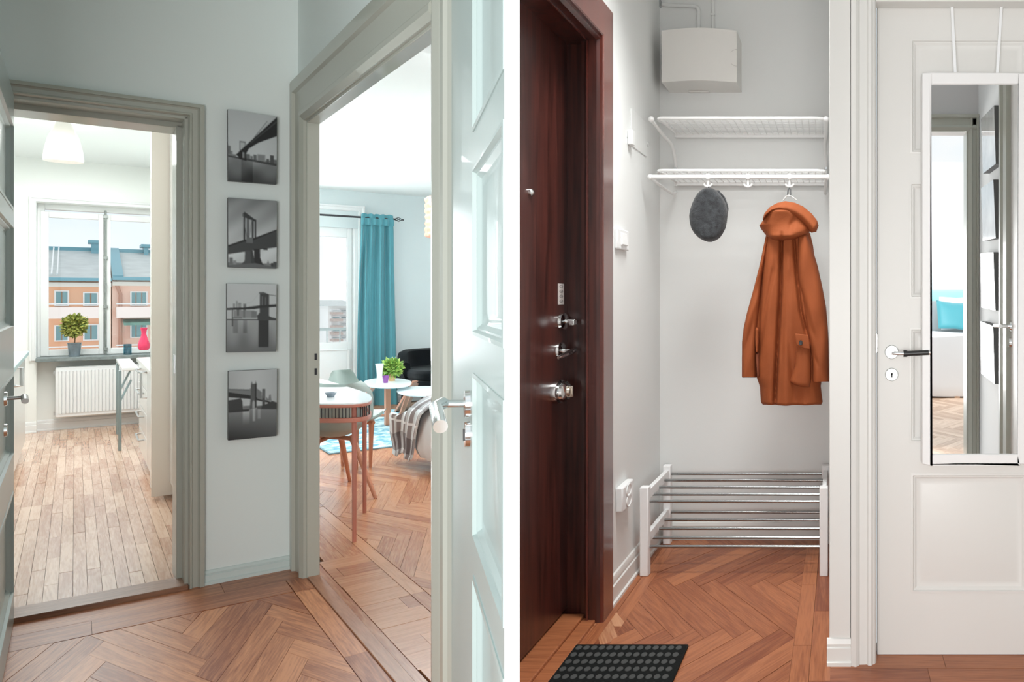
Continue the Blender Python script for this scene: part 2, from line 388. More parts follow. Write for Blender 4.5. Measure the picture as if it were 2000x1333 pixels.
# ============================================================ LEFT FLAT: shell
use(FLF)
aR = hit(367, 600, 1, 0).x                      # kitchen opening, right jamb
TA = 0.32; ZK = hit(358, 227, 1, 0).z           # wall thickness, head height
aL = -.90; BW = 6.0                             # far facade plane
use(FBB)
x0 = hit(600.6, 600, 1, 0).x; x1 = hit(857, 600, 1, 0).x; xe = hit(911, 600, 1, 0).x
TB = hit(623.6, 600, 0, x0).y; ZB = hit(600.6, 236, 1, 0).z
use(FLF)
CUT0 = FLF.l((-.41 * 1.25, 1.25, 0)); CUT1 = FLF.l((-.412 * 13, 13, 0))   # line of the added divider
cutA = (CUT0.x, CUT0.y); cutB = (CUT1.x, CUT1.y)
def cut_x(y): return cutA[0] + (cutB[0] - cutA[0]) * (y - cutA[1]) / (cutB[1] - cutA[1])
# floors -------------------------------------------------------------
fl = struct('floor', MB().prism([(-.95, -3.6), (-.25, -3.6), (TB - .02, -2.4), (TB - .02, .0), (-.95, .0)], -.06, -.0125), DARKGAP, 'herringbone oak parquet of the left hall with straight border strips')
reg = [(-.93, -.36), (-.075, -.36), (-.075, -2.5), (-.25, -3.4), (-.93, -3.4)]
pl = herring(reg, .45, 6, .765, 2.08, 'y', ox=.075, oy=.10)
pl += strips(-.93, -.075, -.355, -.185, 'x', .17, .45, .75) + strips(-.93, -.0, -.183, -.002, 'x', .18, .6, .8)
pl += strips(-.073, -.003, -2.6, -.36, 'y', .07, .6, 1.1) + strips(-.073, -.003, -.36, -.185, 'y', .07, .6, 1.1)
lay(fl, pl, OAK_L)
kit_r = [(-1.6, .15), (0.02, .15), (0.02, BW + .1), (-1.6, BW + .1)]
fk = struct('floor', MB().prism(kit_r, -.06, -.0125), DARKGAP, 'strip oak parquet of the kitchen running towards the window')
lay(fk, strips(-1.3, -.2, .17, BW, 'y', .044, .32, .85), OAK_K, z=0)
liv = [(0.02, -2.3), (cut_x(-2.3), -2.3), (cut_x(BW + .1), BW + .1), (0.02, BW + .1)]
fv = struct('floor', MB().prism(liv, -.06, -.0125), DARKGAP, 'herringbone oak parquet of the living room')
pl = strips(.262, .315, -1.9, 5.6, 'y', .055, 1.2, 1.9) + strips(.078, .260, -1.9, .0, 'x', .15, .4, .41) + strips(.047, .076, -1.9, .0, 'y', .05, 2, 3)
pl += strips(.10, .262, .0, 5.6, 'y', .081, 1.2, 1.8)
rg = [(.317, -1.7), (.72, -1.7), (2.5, 5.9), (.317, 5.9)]
pl += [(q, d) for q, d in herring(rg, .45, 7, .765, 2.08, 'x', ox=.05, oy=.02)]
lay(fv, pl, OAK_V)
# thresholds -----------------------------------------------------------
th = struct('trim_1', MB().box(aL, aR, -.030, .10, -.01, .020), OAK_T, 'dark oak threshold board of the kitchen doorway', bevel=.004)
part('threshold_strip', MB().box(aL, aR, .10, .155, -.01, .012), OAK_T, th, .003)
th = struct('trim_2', MB().box(-.002, .045, -1.95, -.10, -.02, .006), OAK_TY, 'long oak threshold strip in the living room doorway', bevel=.002)
# walls ------------------------------------------------------------------
HC = 2.66
struct('wall_kitchen', MB().box(aR, 0.02, 0, TA, 0, HC).box(aL, aR, 0, TA, ZK, HC).box(-1.7, aL, 0, TA, 0, HC), WALL_L, 'white hall wall with the kitchen doorway and four bridge pictures')
use(FBB)
struct('wall_living', MB().box(-.05, x0, 0, TB, 0, HC).box(x0, x1, 0, TB, ZB, HC).box(x1, xe + .12, 0, .08, 0, HC).box(-6, -TA, 0, .06, 0, HC), WALL_L, 'white hall wall around the tall living room doorway')
use(FLF)
struct('wall_left', MB().box(-1.05, -.935, -1.6, 0, 0, HC), WALL_L, 'narrow left wall behind the open white door leaf')
# kitchen and living rooms
ZC1, ZC2 = 2.47, 2.42
struct('ceiling', MB().box(-1.7, .02, TA, BW, ZC1, ZC1 + .05), CEIL, 'white kitchen ceiling')
struct('ceiling', MB().prism([(.06, -2.2), (cut_x(-2.2), -2.2), (cut_x(BW), BW), (.06, BW)], ZC2, ZC2 + .05), CEIL, 'white living room ceiling')
hc = struct('ceiling', MB().prism([(-1.05, -3.0), (-.1, -3.0), (0, -2.4), (0, 0), (-1.05, 0)], 2.57, 2.62), mat('hall_ceiling_darkened', (.52, .56, .53), .85), 'unseen ceiling of the left hall, darkened to dim the wall tops')  # out of view, colour darkened so the upper hall walls get less light
struct('wall_kitchen_left', MB().box(-1.7, -1.6, TA, BW, 0, ZC1 + .05), WALL_K, 'left kitchen wall behind the low cabinets')
wl = hit(72, 700, 1, BW).x; wc = hit(205, 600, 1, BW).x; wr = 2 * wc - wl
wz0 = hit(170, 700, 1, BW).z; wz1 = hit(170, 402, 1, BW).z
dl = hit(560, 500, 1, BW).x; dr = hit(700, 500, 1, BW).x; dz1 = hit(650, 444, 1, BW).z
wb = MB()
wb.box(-1.7, wl, BW - .10, BW + .3, 0, ZC1 + .05).box(wl, wr, BW, BW + .3, 0, wz0).box(wl, wr, BW - .10, BW + .3, wz1 + .0, ZC1 + .05).box(wr, .06, BW - .10, BW + .3, 0, ZC1 + .05)
struct('wall_window', wb, WALL_K, 'kitchen outer wall with the niche under the window')
wb = MB().box(.06, dl, BW, BW + .3, 0, 2.6).box(dl, dr, BW, BW + .3, dz1, 2.6).box(dr, cut_x(BW) + .3, BW, BW + .3, 0, 2.6)
struct('wall_balcony', wb, WALL_LV, 'pale living room outer wall around the balcony door')
use(FR_)
# added divider standing for the blank strip between the two views, seen end-on
e0, e1 = (985 - PX) / FL * .90, (1015 - PX) / FL * .90
d = Vector((-.4118, 1, 0)).normalized()
mb = MB().prism([(e0, 0.90), (e1, 0.90), (e1 + d.x * 12, 0.90 + d.y * 12), (e0 + d.x * 12, 0.90 + d.y * 12)], -.05, 2.9)
struct('strip_divider', mb, PUREW, 'added thin full height white divider for the blank strip between the two views')
# ---------------------------------------------------------------- joinery on wall A (kitchen doorway)
use(FLF)
wA = hit(398, 600, 1, 0).x - aR
ca = thing('door_1', 'kitchen doorway with greige moulded architrave left of the pictures', None, (aR, 0, 0), kind='structure')
mb = MB(); casing(mb, aL - .4, aR, ZK, wA, 'right'); part('architrave', mb, TRIM_L, ca, smooth=25)
mb = MB().box(aR - .012, aR + .002, -.004, TA, 0, ZK).box(aR - .030, aR - .010, .10, TA - .03, 0, ZK - .02); part('door_jamb', mb, TRIM_L, ca, .002)
mb = MB().box(aL, aR, -.004, TA, ZK - .012, ZK + .004).box(aL, aR, .10, TA - .03, ZK - .034, ZK - .010); part('door_head', mb, TRIM_L, ca, .002)
mb = MB().box(aR - .0335, aR - .029, .16, .20, hit(360, 716, 0, aR).z - .03, hit(360, 716, 0, aR).z + .05); part('strike_plate', mb, STEEL, ca, .001)
bh = hit(450, 1107, 1, 0).z
mb = MB(); skirting(mb, aR + wA + .001, -.004, 0, hit(400, 1119, 1, 0).z + .008); struct('baseboard_kitchen', mb, TRIM_B, 'profiled grey-green skirting board under the four pictures')
mb = MB(); skirting(mb, -1.6, wl, BW - .10, .10); skirting(mb, wl, wr, BW, .10); struct('baseboard_window', mb, WHITE, 'white skirting board under the kitchen window')
# ---------------------------------------------------------------- joinery on wall B (living room doorway)
use(FBB)
ca = thing('door_2', 'tall living room doorway with greige moulded architrave right of the pictures', None, (x0, 0, 0), kind='structure')
wB = x0 - .004
mb = MB(); casing(mb, x0, x1, ZB, wB, 'left'); part('architrave', mb, TRIM_L, ca, smooth=25)
mb = MB(); w2 = xe - x1
pr = [(0, 0), (0, .02), (.10, .026), (.30, .02), (.34, .026), (.44, .022), (.48, .030), (.56, .024), (.62, .036), (.78, .038), (.84, .030), (.9, .036), (1, .034), (1, 0)]
A = [(x1 + w2 * i, -p if i in (0, 1) else -(p - .018) * 1.5 - .012) for i, p in pr]; mb.prism(A, 0, 2.66); part('near_casing', mb, TRIM_L, ca, smooth=20)
mb = MB().box(x0 - .002, x0 + .010, -.004, TB, 0, ZB); j = part('door_jamb', mb, TRIM_L, ca, .002)
z1 = hit(612, 697, 0, x0).z; z2 = hit(612, 726, 0, x0).z
for z in (z1, z2): part('strike_hole', MB().box(x0 + .0095, x0 + .0125, TB * .55, TB * .75, z - .014, z + .014), DARKM, j, .001)
mb = MB().box(x0, x1, -.004, TB, ZB - .010, ZB + .004); part('door_head', mb, TRIM_L, ca, .002)
part('near_jamb', MB().box(x1 - .012, x1 + .002, -.004, .08, 0, 2.66), TRIM_L, ca, .002)
# ---------------------------------------------------------------- door leaves of the left photograph
P0 = FBB.w((xe, -.036, 0)); VD = 765.0
dv = Vector((-(VD - PX) / FL, -1, 0)).normalized()
FDL = Frame(P0, math.atan2(dv.y, dv.x)); use(FDL)
px = hit(925, 600, 1, 0).x; Z = lambda y: hit(925, y, 1, 0).z
xe2 = hit(1000, 600, 1, 0).x
dt = thing('door_3', 'open white panelled door leaf right of the living room doorway, lever on its left edge', None, (0, 0, 0), kind='structure')
W3 = hit(985.5, 600, 1, 0).x; xr = W3 - .001
leaf(dt, W3, 2.62, .017, [(px, xr, Z(267), 2.45), (px, xr, Z(663), Z(338)), (px, xr, Z(1060), Z(737)), (px, xr, .16, Z(1132))], LEAF_L, z0=0.008, ylo=.014)
hx = hit(917, 600, 1, 0).x; hz = hit(917, 789, 1, 0).z; kz = hit(917, 848, 1, 0).z
hd = part('door_handle', MB().tube([(hx, 0, hz), (hx, -.052, hz + .003)], .0075, 12).tube([(hx, -.046, hz + .004), (hx + .03, -.060, hz + .001), (hx + .20, -.060, hz - .012)], .0115, 14), CHROME, dt)
part('rose', MB().lathe((hx, 0, hz), [(.001, -.009), (.026, -.009), (.027, 0), (.001, .001)], 24, axis=1), CHROME, dt)
kc = part('key_escutcheon', MB().lathe((hx, 0, kz), [(.001, -.010), (.025, -.009), (.026, 0), (.001, .001)], 24, axis=1), CHROME, dt)
part('keyhole', MB().box(hx - .004, hx + .004, -.0115, -.009, kz - .012, kz + .010), BLACK, kc)
FLL = Frame(FLF.w((-.885, 0, 0)), TH + math.pi / 2); use(FLL)
W4 = 1.25; o = -.02 - W4
dt = thing('door_4', 'white panelled door leaf at the far left edge with a steel lever', None, (o, 0, 0), kind='structure')
px = hit(25.0, 600, 1, 0).x; Z = lambda y, x=25: hit(x, y, 1, 0).z
ph = W4 + o - px
zt = hit(27.5, 186, 1, 0).z
leaf(dt, W4, zt - .01, .04, [(ph, W4 - ph, Z(415), zt - .13), (ph, W4 - ph, Z(645), Z(446)), (ph, W4 - ph, Z(893), Z(735)), (ph, W4 - ph, .12, Z(965))], LEAF_L, x0=o, z0=.008, ylo=.018)
hx = hit(8, 600, 1, 0).x; hz = hit(5, 784, 1, 0).z
part('door_handle', MB().tube([(hx, 0, hz), (hx, -.044, hz + .002)], .0060, 12).tube([(hx + .012, -.045, hz + .003), (hx - .10, -.050, hz - .002)], .0088, 14), mat('satin_nickel', (.45, .45, .44), .3, 1), dt)
part('rose', MB().lathe((hx, 0, hz), [(.001, -.007), (.022, -.007), (.023, 0), (.001, .001)], 24, axis=1), CHROME, dt)
part('key_escutcheon', MB().lathe((hx, 0, hz - .10), [(.001, -.007), (.020, -.007), (.021, 0), (.001, .001)], 24, axis=1), CHROME, dt)
use(FLF)

# ============================================================ RIGHT HALL: shell
use(FR_)
YB = FL * H / (1053 - HZ); XW = (1289 - PX) / FL * YB; XR = -.030
YF = 2.640; YD = 2.683
fr = struct('floor', MB().prism([(-1.08, 1.45), (1.2, 1.45), (1.2, YD + .1), (XR + .01, YD + .1), (XR + .01, YB), (-1.08, YB)], -.06, -.0125), DARKGAP, 'herringbone oak parquet of the entrance hall')
bx0, bx1, bx2 = -.160, -.098, XR
reg = [(-.80, 1.5), (bx0, 1.5), (bx0, YB), (-.80, YB)]
pl = herring(reg, .45, 6, 1.0, 1.6, 'x', ox=.0, oy=.045 + .3182)
pl += strips(-.90, -.855, 1.5, YB, 'y', .045, .5, 1.0) + strips(-.855, -.80, 1.5, YB, 'y', .055, .7, 1.2)
pl += strips(bx0, bx1, 2.2, YB, 'y', .06, .55, .8) + strips(bx1, bx2, 2.50, YB, 'y', .07, .9, 1.5)
pl += strips(bx2, .76, 2.585, YD + .03, 'x', .1, .4, .7) + strips(bx1, .76, 2.47, 2.585, 'x', .115, .4, .8) + strips(bx1, .76, 1.5, 2.47, 'x', .1, .4, .8)
lay(fr, pl, OAK_R)
HR = 2.72
struct('wall_back', MB().box(-1.15, .05, YB, YB + .12, 0, HR), WALL_R, 'white back wall of the coat nook')
YJ = 3.03                                          # jamb of the dark door
ZD = hit(1164.5, 64.5, 0, -.88).z
struct('wall_left', MB().box(XW - .25, XW, YJ, YB + .1, 0, HR).box(XW - .25, XW, 1.9, YJ, ZD + .015, HR), WALL_R, 'white side wall between dark door and nook')
struct('wall_right', MB().box(XR, .12, YF + .0, YB, 0, HR).box(.06, .78, YF, YF + .10, 2.212, HR), WALL_R, 'white pier wall right of the coat nook')
struct('ceiling', MB().box(-1.1, .8, 1.6, YB, HR, HR + .05), CEIL, 'white ceiling of the entrance hall')
mb = MB(); yskirting(mb, 3.082, YB, XW, hit(1184, 1140, 0, XW).z + .004); struct('baseboard_left', mb, TRIM_R, 'white profiled skirting board between dark door and shoe rack', )
mb = MB(); skirting(mb, XW, XR, YB, .085); struct('baseboard_back', mb, TRIM_R, 'white skirting board behind the shoe rack')
# pier front: casing face, plinth
pier = struct('trim_3', MB().box(XR - .004, hit(1661, 600, 1, YF).x, YF - .022, YF, 0, HR), TRIM_R, 'flat white board on the pier front left of the white door', bevel=.002)
bz = hit(1640, 1248, 1, YF - .03).z
mb = MB(); skirting(mb, XR - .012, hit(1662, 600, 1, YF - .03).x, YF - .022, bz)
part('plinth', mb, TRIM_R, pier)
# casing of white door
cx0, cx1 = hit(1662, 600, 1, YF - .02).x, hit(1711, 600, 1, YF).x
wd5 = thing('door_5', 'closed white panelled door with a chrome and black lever, mirror hanging on it', None, (.13, YD, 0), kind='structure')
w = cx1 - cx0; pr = [(0, 0), (0, .040), (.18, .046), (.30, .038), (.34, .030), (.62, .028), (.68, .036), (.80, .036), (.86, .028), (.94, .024), (1, .014), (1, -.05), (.9, -.05)]
part('architrave', MB().prism([(cx0 + w * i, YF - p) for i, p in pr], 0, 2.24).xprism([(YF - .030, 2.222), (YF - .036, 2.236), (YF - .030, 2.30), (YF, 2.30), (YD, 2.212)], 0, cx1 - .01, .72), TRIM_R, wd5, smooth=20)
part('head_casing', MB().box(cx1 - .002, .76, YF - .022, YD - .002, 2.181, 2.221), TRIM_R, wd5, .002)
part('door_jamb', MB().box(cx1 - .002, cx1 + .0012, YF, YD + .05, 0, 2.24).box(.752, .762, YF, YD + .05, 0, 2.24), TRIM_R, wd5)
dx0 = hit(1713.5, 600, 1, YD).x; dz1 = hit(1800, 10.5, 1, YD).z; dz0 = hit(1800, 1279, 1, YD).z
X = lambda p: hit(p, 600, 1, YD).x - dx0
Zd = lambda p: hit(1800, p, 1, YD).z - dz0 - .0
wdw = .62; xr = wdw - X(1778)
leaf(wd5, wdw, dz1 - dz0, .04, [(X(1778), xr, Zd(301), Zd(76)), (X(1776), xr, Zd(584), Zd(356)), (X(1776), xr, Zd(866), Zd(640)), (X(1779), xr, Zd(1159), Zd(925))], DOORW, y0=YD, x0=dx0, z0=dz0)
part('threshold', MB().box(cx1 - .01, .76, YD - .02, YD + .10, -.004, dz0 - .004), OAK_T, wd5, .002)
hx, hz = X(1741.5) + dx0, hit(1741.5, 688, 1, YD).z; k2 = hit(1741, 732, 1, YD).z
part('rose', MB().lathe((hx, YD, hz), [(.001, -.008), (.021, -.008), (.0235, -.004), (.0235, 0), (.001, .0)], 32, axis=1), ROSE, wd5)
h = part('door_handle', MB().tube([(hx, YD, hz), (hx, YD - .042, hz)], .0075, 14).tube([(hx - .002, YD - .040, hz - .001), (hx + .02, YD - .046, hz - .002), (hx + .040, YD - .048, hz - .002)], .0062, 12), CHROME, wd5)
part('grip', MB().tube([(hx + .036, YD - .048, hz - .002), (hx + .048, YD - .048, hz - .002)], .0115, 18).tube([(hx + .046, YD - .048, hz - .002), (hx + .120, YD - .050, hz + .0015)], .0086, 18), mat('black_rubber', (.018, .018, .018), .35), h, label='black grip sleeve')
part('end_cap', MB().tube([(hx + .119, YD - .050, hz + .0015), (hx + .124, YD - .050, hz + .0018)], .0088, 18), CHROME, h)
e = part('key_escutcheon', MB().lathe((hx, YD, k2), [(.001, -.007), (.020, -.007), (.0225, -.003), (.0225, 0), (.001, 0)], 32, axis=1), ROSE, wd5)
part('keyhole', MB().lathe((hx, YD, k2 + .003), [(.001, -.0090), (.0040, -.0090), (.0040, -.006), (.001, -.006)], 12, axis=1).box(hx - .0024, hx + .0026, YD - .0090, YD - .006, k2 - .0095, k2 + .003), BLACK, e)
hy = hit(1711.5, 668, 1, YD).z
part('hinge', MB().tube([(cx1 + .0035, YD - .006, hy - .035), (cx1 + .0035, YD - .006, hy + .026)], .0035, 10), CHROME, wd5)
# ---------------------------------------------------------------- dark entrance door
XD = -1.032
dd = thing('door_6', 'dark mahogany entrance door with chrome locks at the left', None, (XD, YJ, 0), kind='structure')
part('door_leaf', MB().box(XD - .05, XD, 2.42, YJ - .003, .030, 2.19), MAHOG, dd, .003)
zl = ZD
# jamb: stepped frame on the far side and head
def lframe(prof, z):   # prof: list of (x, depth inset from YJ) swept up the far jamb and along the head
    A0 = [(x, YJ - i) for x, i in prof]; mb = MB(); n = len(A0)
    v = [(x, y, 0) for x, y in A0] + [(x, y, z - (YJ - y)) for x, y in A0] + [(x, 2.05, z - (YJ - y)) for x, y in A0]
    f = [(k, (k + 1) % n, n + (k + 1) % n, n + k) for k in range(n)] + [(n + k, n + (k + 1) % n, 2 * n + (k + 1) % n, 2 * n + k) for k in range(n)] + [tuple(range(n))[::-1], tuple(range(2 * n, 3 * n))]
    return mb.add(v, f)
ZO = hit(1184.4, 48.8, 0, XW).z
part('door_casing', lframe([(XW - .001, -.052), (-.878, -.050), (-.876, -.046), (-.876, .075), (-.879, .080), (XW - .02, .080)], ZO), MAHOG2, dd, smooth=20)
part('door_jamb', lframe([(XW - .06, 0), (XW - .002, .0), (-.886, .078), (-.900, .086), (-.930, .086), (-.932, .070), (-.950, .068), (-.952, .055), (-.966, .055), (-.968, .02), (XD - .02, .018), (XD - .02, 0)], ZO - .012), MAHOG, dd, smooth=20)
part('head_soffit', MB().box(XD - .03, XW - .012, 1.9, YJ, ZD + .002, ZD + .0148), MAHOG, dd)
part('frame_bead', lframe([(-.931, .072), (-.931, .090), (-.937, .090), (-.937, .072)], ZO - .012), MAHOG2, dd)
part('threshold', MB().box(XD - .03, -.955, 1.9, YJ - .05, -.005, .022).box(-.955, -.905, 1.9, YJ - .05, -.005, .012), OAK_R, dd, .003)
def on_leaf(px, py): return hit(px, py, 0, XD)
p = on_leaf(1036, 376)
part('peephole', MB().lathe(tuple(p), [(.001, .012), (.008, .011), (.0125, .006), (.013, 0), (.001, -.004)], 20, sx=1.4, axis=0), CHROME, dd)
# ============================================================ KITCHEN
use(FLF)
BI = BW + .06                                    # window frame plane inside the niche
def hb(px, py, b=BW): q = hit(px, py, 1, b); return q.x, q.z
def frame_ring(mb, a0, a1, z0, z1, w, y0, y1):
    return mb.box(a0, a0 + w, y0, y1, z0, z1).box(a1 - w, a1, y0, y1, z0, z1).box(a0 + w, a1 - w, y0, y1, z0, z0 + w).box(a0 + w, a1 - w, y0, y1, z1 - w, z1)
wn = thing('window_1', 'white double casement kitchen window with a central closing rod', None, (wl, BI, wz0), kind='structure')
mb = MB(); casing(mb, wl + .0, wr - .0, wz1, .045, 'both', y0=BW - .10)
mb.v = [(x, y, max(z, wz0)) for x, y, z in mb.v]
part('window_casing', mb, WHITE, wn, smooth=20)
part('outer_frame', frame_ring(MB(), wl, wr, wz0, wz1, .05, BI, BI + .10), WHITE, wn, .004)
gl0, gt = hb(95, 425, BI); gr0, gb = hb(193, 681, BI); gl1, _ = hb(216, 434, BI)
wid = gr0 - gl0
for k, (g0, g1) in enumerate(((gl0, gr0), (gl1, gl1 + wid))):
    s = part('casement', frame_ring(MB(), g0 - .055, g1 + .055, gb - .055, gt + .055, .055, BI - .012, BI + .05), WHITE, wn, .005)
    part('pane', MB().box(g0, g1, BI + .018, BI + .022, gb, gt), GLASS, s)
cx, ct = hb(206, 412, BI); _, cb = hb(206, 692, BI); _, cm = hb(206, 553, BI)
rod = part('closing_rod', MB().tube([(cx, BI - .026, cb), (cx, BI - .026, ct)], .008, 8), mat('grey_metal', (.30, .32, .31), .4, .8), wn)
mbk = MB().tube([(cx, BI - .02, cm), (cx, BI - .06, cm), (cx - .002, BI - .062, cm - .09)], .008, 8)
for z in (cb + .05, cb + .45, ct - .45, ct - .06): mbk.box(cx - .016, cx + .016, BI - .04, BI - .012, z - .012, z + .012)
part('rod_handle', mbk, MATS['grey_metal'], rod)
# sill
s0 = hit(69, 700, 1, BW - .20).x; sz = hit(120, 699, 1, BW - .2).z
sill = struct('trim_4', MB().box(s0, wr + .05, BW - .20, BI, sz - .035, sz), mat('sill_stone', (.20, .235, .235), .45, var=.25, vscale=25), 'grey stone window sill in the kitchen', bevel=.004)
# radiator
r0, rt = hb(108, 719, BW - .16); r1, _ = hb(300, 719, BW - .16); _, rb = hb(108, 817, BW - .16)
rad = thing('radiator', 'white ribbed panel radiator under the kitchen window', 'radiator', ((r0 + r1) / 2, BW - .08, rb))
part('panel', MB().box(r0, r1, BW - .155, BW - .06, rb, rt), WHITEM, rad, .008)
mb = MB(); n = 26
for i in range(n):
    x = r0 + .03 + (r1 - r0 - .06) * i / (n - 1)
    mb.xprism([(x - .012, BW - .156), (x - .007, BW - .166), (x + .007, BW - .166), (x + .012, BW - .156)], 2, rb + .035, rt - .035)
part('ribs', mb, WHITEM, rad)
part('top_grille', MB().box(r0 + .005, r1 - .005, BW - .15, BW - .07, rt, rt + .006), mat('pale_grey', (.62, .66, .66), .5), rad, .002)
part('wall_bracket', MB().box(r0 + .1, r0 + .14, BW - .07, BW + .0, rb + .03, rt - .03), WHITEM, rad)
for z in (rt - .06, rb + .02): part('side_cap', MB().box(r0 - .012, r0, BW - .13, BW - .09, z, z + .03), STEEL, rad)
# potted tree on sill
def pot_base(px, py, b): q = hit(px, py, 2, sz); return q
q = hit(145.5, 698, 1, BW - .09); tx, ty = q.x, BW - .09
ob = thing('potted_tree', 'small round-headed green tree in a grey pot on the kitchen sill', 'plant', (tx, ty, sz))
k = 1 / math.sqrt(1 + 1.0)
Yp = F.w((tx, ty, 0)).y; pxm = Yp / FL
ph_, pr_ = 27 * pxm, 14 * pxm * .74
part('pot', MB().lathe((tx, ty, sz), [(.001, 0), (pr_ * .72, 0), (pr_ * .78, .01), (pr_ * .98, ph_ * .92), (pr_ * 1.03, ph_ * .93), (pr_ * 1.03, ph_), (pr_ * .93, ph_), (pr_ * .9, ph_ * .9), (.001, ph_ * .9)], 28), mat('pot_grey', (.17, .21, .24), .25, coat=.4, var=.3, vscale=10), ob)
part('soil', MB().lathe((tx, ty, sz), [(.001, ph_ * .93), (pr_ * .89, ph_ * .91)], 20), mat('soil', (.04, .025, .015), .9), ob)
part('trunk', MB().tube([(tx, ty, sz + ph_ * .9), (tx + .004, ty, sz + ph_ + .06), (tx - .003, ty, sz + ph_ + .12), (tx, ty, sz + ph_ + .22)], .005, 6), mat('bark', (.16, .09, .05), .8), ob)
def leaves(c, rx, ry, rz, n, size, seed=1, hollow=.55):
    rnd = random.Random(seed); mb = MB()
    for i in range(n):
        while 1:
            v = Vector((rnd.uniform(-1, 1), rnd.uniform(-1, 1), rnd.uniform(-1, 1)))
            if hollow < v.length < 1: break
        p = Vector((c[0] + v.x * rx, c[1] + v.y * ry, c[2] + v.z * rz)); d = (v + Vector((rnd.uniform(-.6, .6), rnd.uniform(-.6, .6), rnd.uniform(-.7, .5)))).normalized()
        s_ = size * rnd.uniform(.7, 1.25); w = d.cross(Vector((rnd.uniform(-1, 1), rnd.uniform(-1, 1), 1))).normalized() * s_ * .32; u = d.cross(w).normalized() * s_ * .1
        mb.add([p, p + d * s_ * .5 + w + u, p + d * s_, p + d * s_ * .5 - w + u, p + d * s_ * .5 - u], [(0, 1, 4), (1, 2, 4), (2, 3, 4), (3, 0, 4)])
    return mb
cz = hit(146, 636, 1, ty).z
def leafmat(name, a, b):
    m, n_, bs, N, LK = nodes(name); g = N('ShaderNodeNewGeometry'); r = N('ShaderNodeValToRGB')
    r.color_ramp.elements[0].color = (*a, 1); r.color_ramp.elements[1].color = (*b, 1); LK(g.outputs['Random Per Island'], r.inputs[0]); LK(r.outputs[0], bs.inputs['Base Color'])
    bs.inputs['Roughness'].default_value = .5; bs.inputs['Subsurface Weight'].default_value = 0; return m
LEAF1 = leafmat('leaf_olive', (.10, .17, .035), (.58, .56, .14)); LEAF2 = leafmat('leaf_bright', (.10, .28, .05), (.50, .68, .16))
part('foliage', leaves((tx, ty, cz), 20 * pxm * .72, 20 * pxm * .72, 17 * pxm, 560, .045, 3, .35), LEAF1, ob, kind='stuff', smooth=10)
mb = MB(); rnd = random.Random(4)
for i in range(9):
    e = Vector((tx + rnd.uniform(-1, 1) * .05, ty + rnd.uniform(-1, 1) * .05, cz + rnd.uniform(-.02, .05))); mb.tube([(tx, ty, sz + ph_ + .12), e], .003, 5)
part('branches', mb, MATS['bark'], ob)
# votive + red vase
q = hit(252, 696, 2, sz); Yq = F.w(q).y; pm = Yq / FL
gm = glassmat('teal_glass', (.25, .55, .62), .05, .90, (.30, .58, .66)); 
vt = thing('tealight_holder', 'small teal glass tealight cup on the kitchen sill', 'candle holder', (q.x, BW - .08, sz))
r_ = 8.2 * pm * .74; hh = 21 * pm
part('cup', MB().lathe((q.x, BW - .08, sz), [(.001, 0), (r_, 0), (r_, hh), (r_ - .005, hh), (r_ - .005, .01), (.001, .01)], 24), gm, vt)
part('candle', MB().lathe((q.x, BW - .08, sz), [(.001, .011), (r_ * .7, .011), (r_ * .7, .035), (.001, .035)], 16), WHITE, vt)
def redglass():
    m, n_, bs, N, LK = nodes('red_glass'); bs.inputs['Base Color'].default_value = (.86, .055, .16, 1); bs.inputs['Roughness'].default_value = .12; bs.inputs['Transmission Weight'].default_value = .25; bs.inputs['IOR'].default_value = 1.3
    bs.inputs['Coat Weight'].default_value = .6; return m
# worktop and base cabinets on the right
AX = -.38; WZ = hit(297, 722, 0, AX).z; b_far = hit(271.5, 700, 0, AX).y; b_n = 2.10
wt = solo('worktop', MB().box(AX - .015, .0, b_n + .012, b_far, WZ - .028, WZ), CABW, 'white kitchen worktop over the drawer units', 'worktop', (-.2, 2.8, WZ - .028), bevel=.003)
q = hit(281, 692, 0, AX + .08); Yq = F.w(q).y; pm = Yq / FL
rv = thing('red_vase', 'ribbed red glass carafe vase on the kitchen worktop', 'vase', (q.x, q.y, WZ))
s_ = pm * .74; zh = 42 * pm
part('body', MB().lathe((q.x, q.y, WZ), [(.001, 0), (9 * s_, 0), (12 * s_, zh * .10), (12.6 * s_, zh * .25), (10.5 * s_, zh * .42), (6.5 * s_, zh * .62), (4.8 * s_, zh * .78), (6.0 * s_, zh * .92), (7.4 * s_, zh), (6.6 * s_, zh), (4.2 * s_, zh * .80), (.001, zh * .6)], 36, wob=lambda t, h: 1 + .02 * math.cos(12 * t)), redglass(), rv)
part('rim', MB().lathe((q.x, q.y, WZ), [(7.0 * s_, zh), (7.6 * s_, zh + .004), (7.0 * s_, zh + .008), (6.4 * s_, zh + .004)], 30), MATS['red_glass'], rv)
def bar_handle(mb, p, q, d, r=.006):
    p, q, d = Vector(p), Vector(q), Vector(d); return mb.tube([p, p + d, q + d, q], r, 8)
bc = thing('drawer_cabinet', 'white kitchen drawer unit with bracket handles below the worktop', 'cabinet', (-.2, 3.3, 0))
b1, b2, b3 = b_n + .012, 2.72, b_far
part('body', MB().box(AX + .02, .0, b2, b3, .10, WZ - .03), CABW, bc)
dzs = [.10, .27, .43, .59, WZ - .034]
for a, b in zip(dzs, dzs[1:]):
    d = part('drawer', MB().box(AX, AX + .019, b2 + .004, b3 - .004, a + .003, b - .003), CABW, bc, .002)
    part('handle', bar_handle(MB(), (AX, b2 + .25, b - .035), (AX, b3 - .25, b - .035), (-.028, 0, 0)), STEEL, d)
part('plinth', MB().box(AX + .05, .0, b1, b3, 0, .10), WHITE, bc)
bc = thing('base_cabinet', 'white kitchen base cabinet with an upright bracket handle', 'cabinet', (-.2, 2.4, 0))
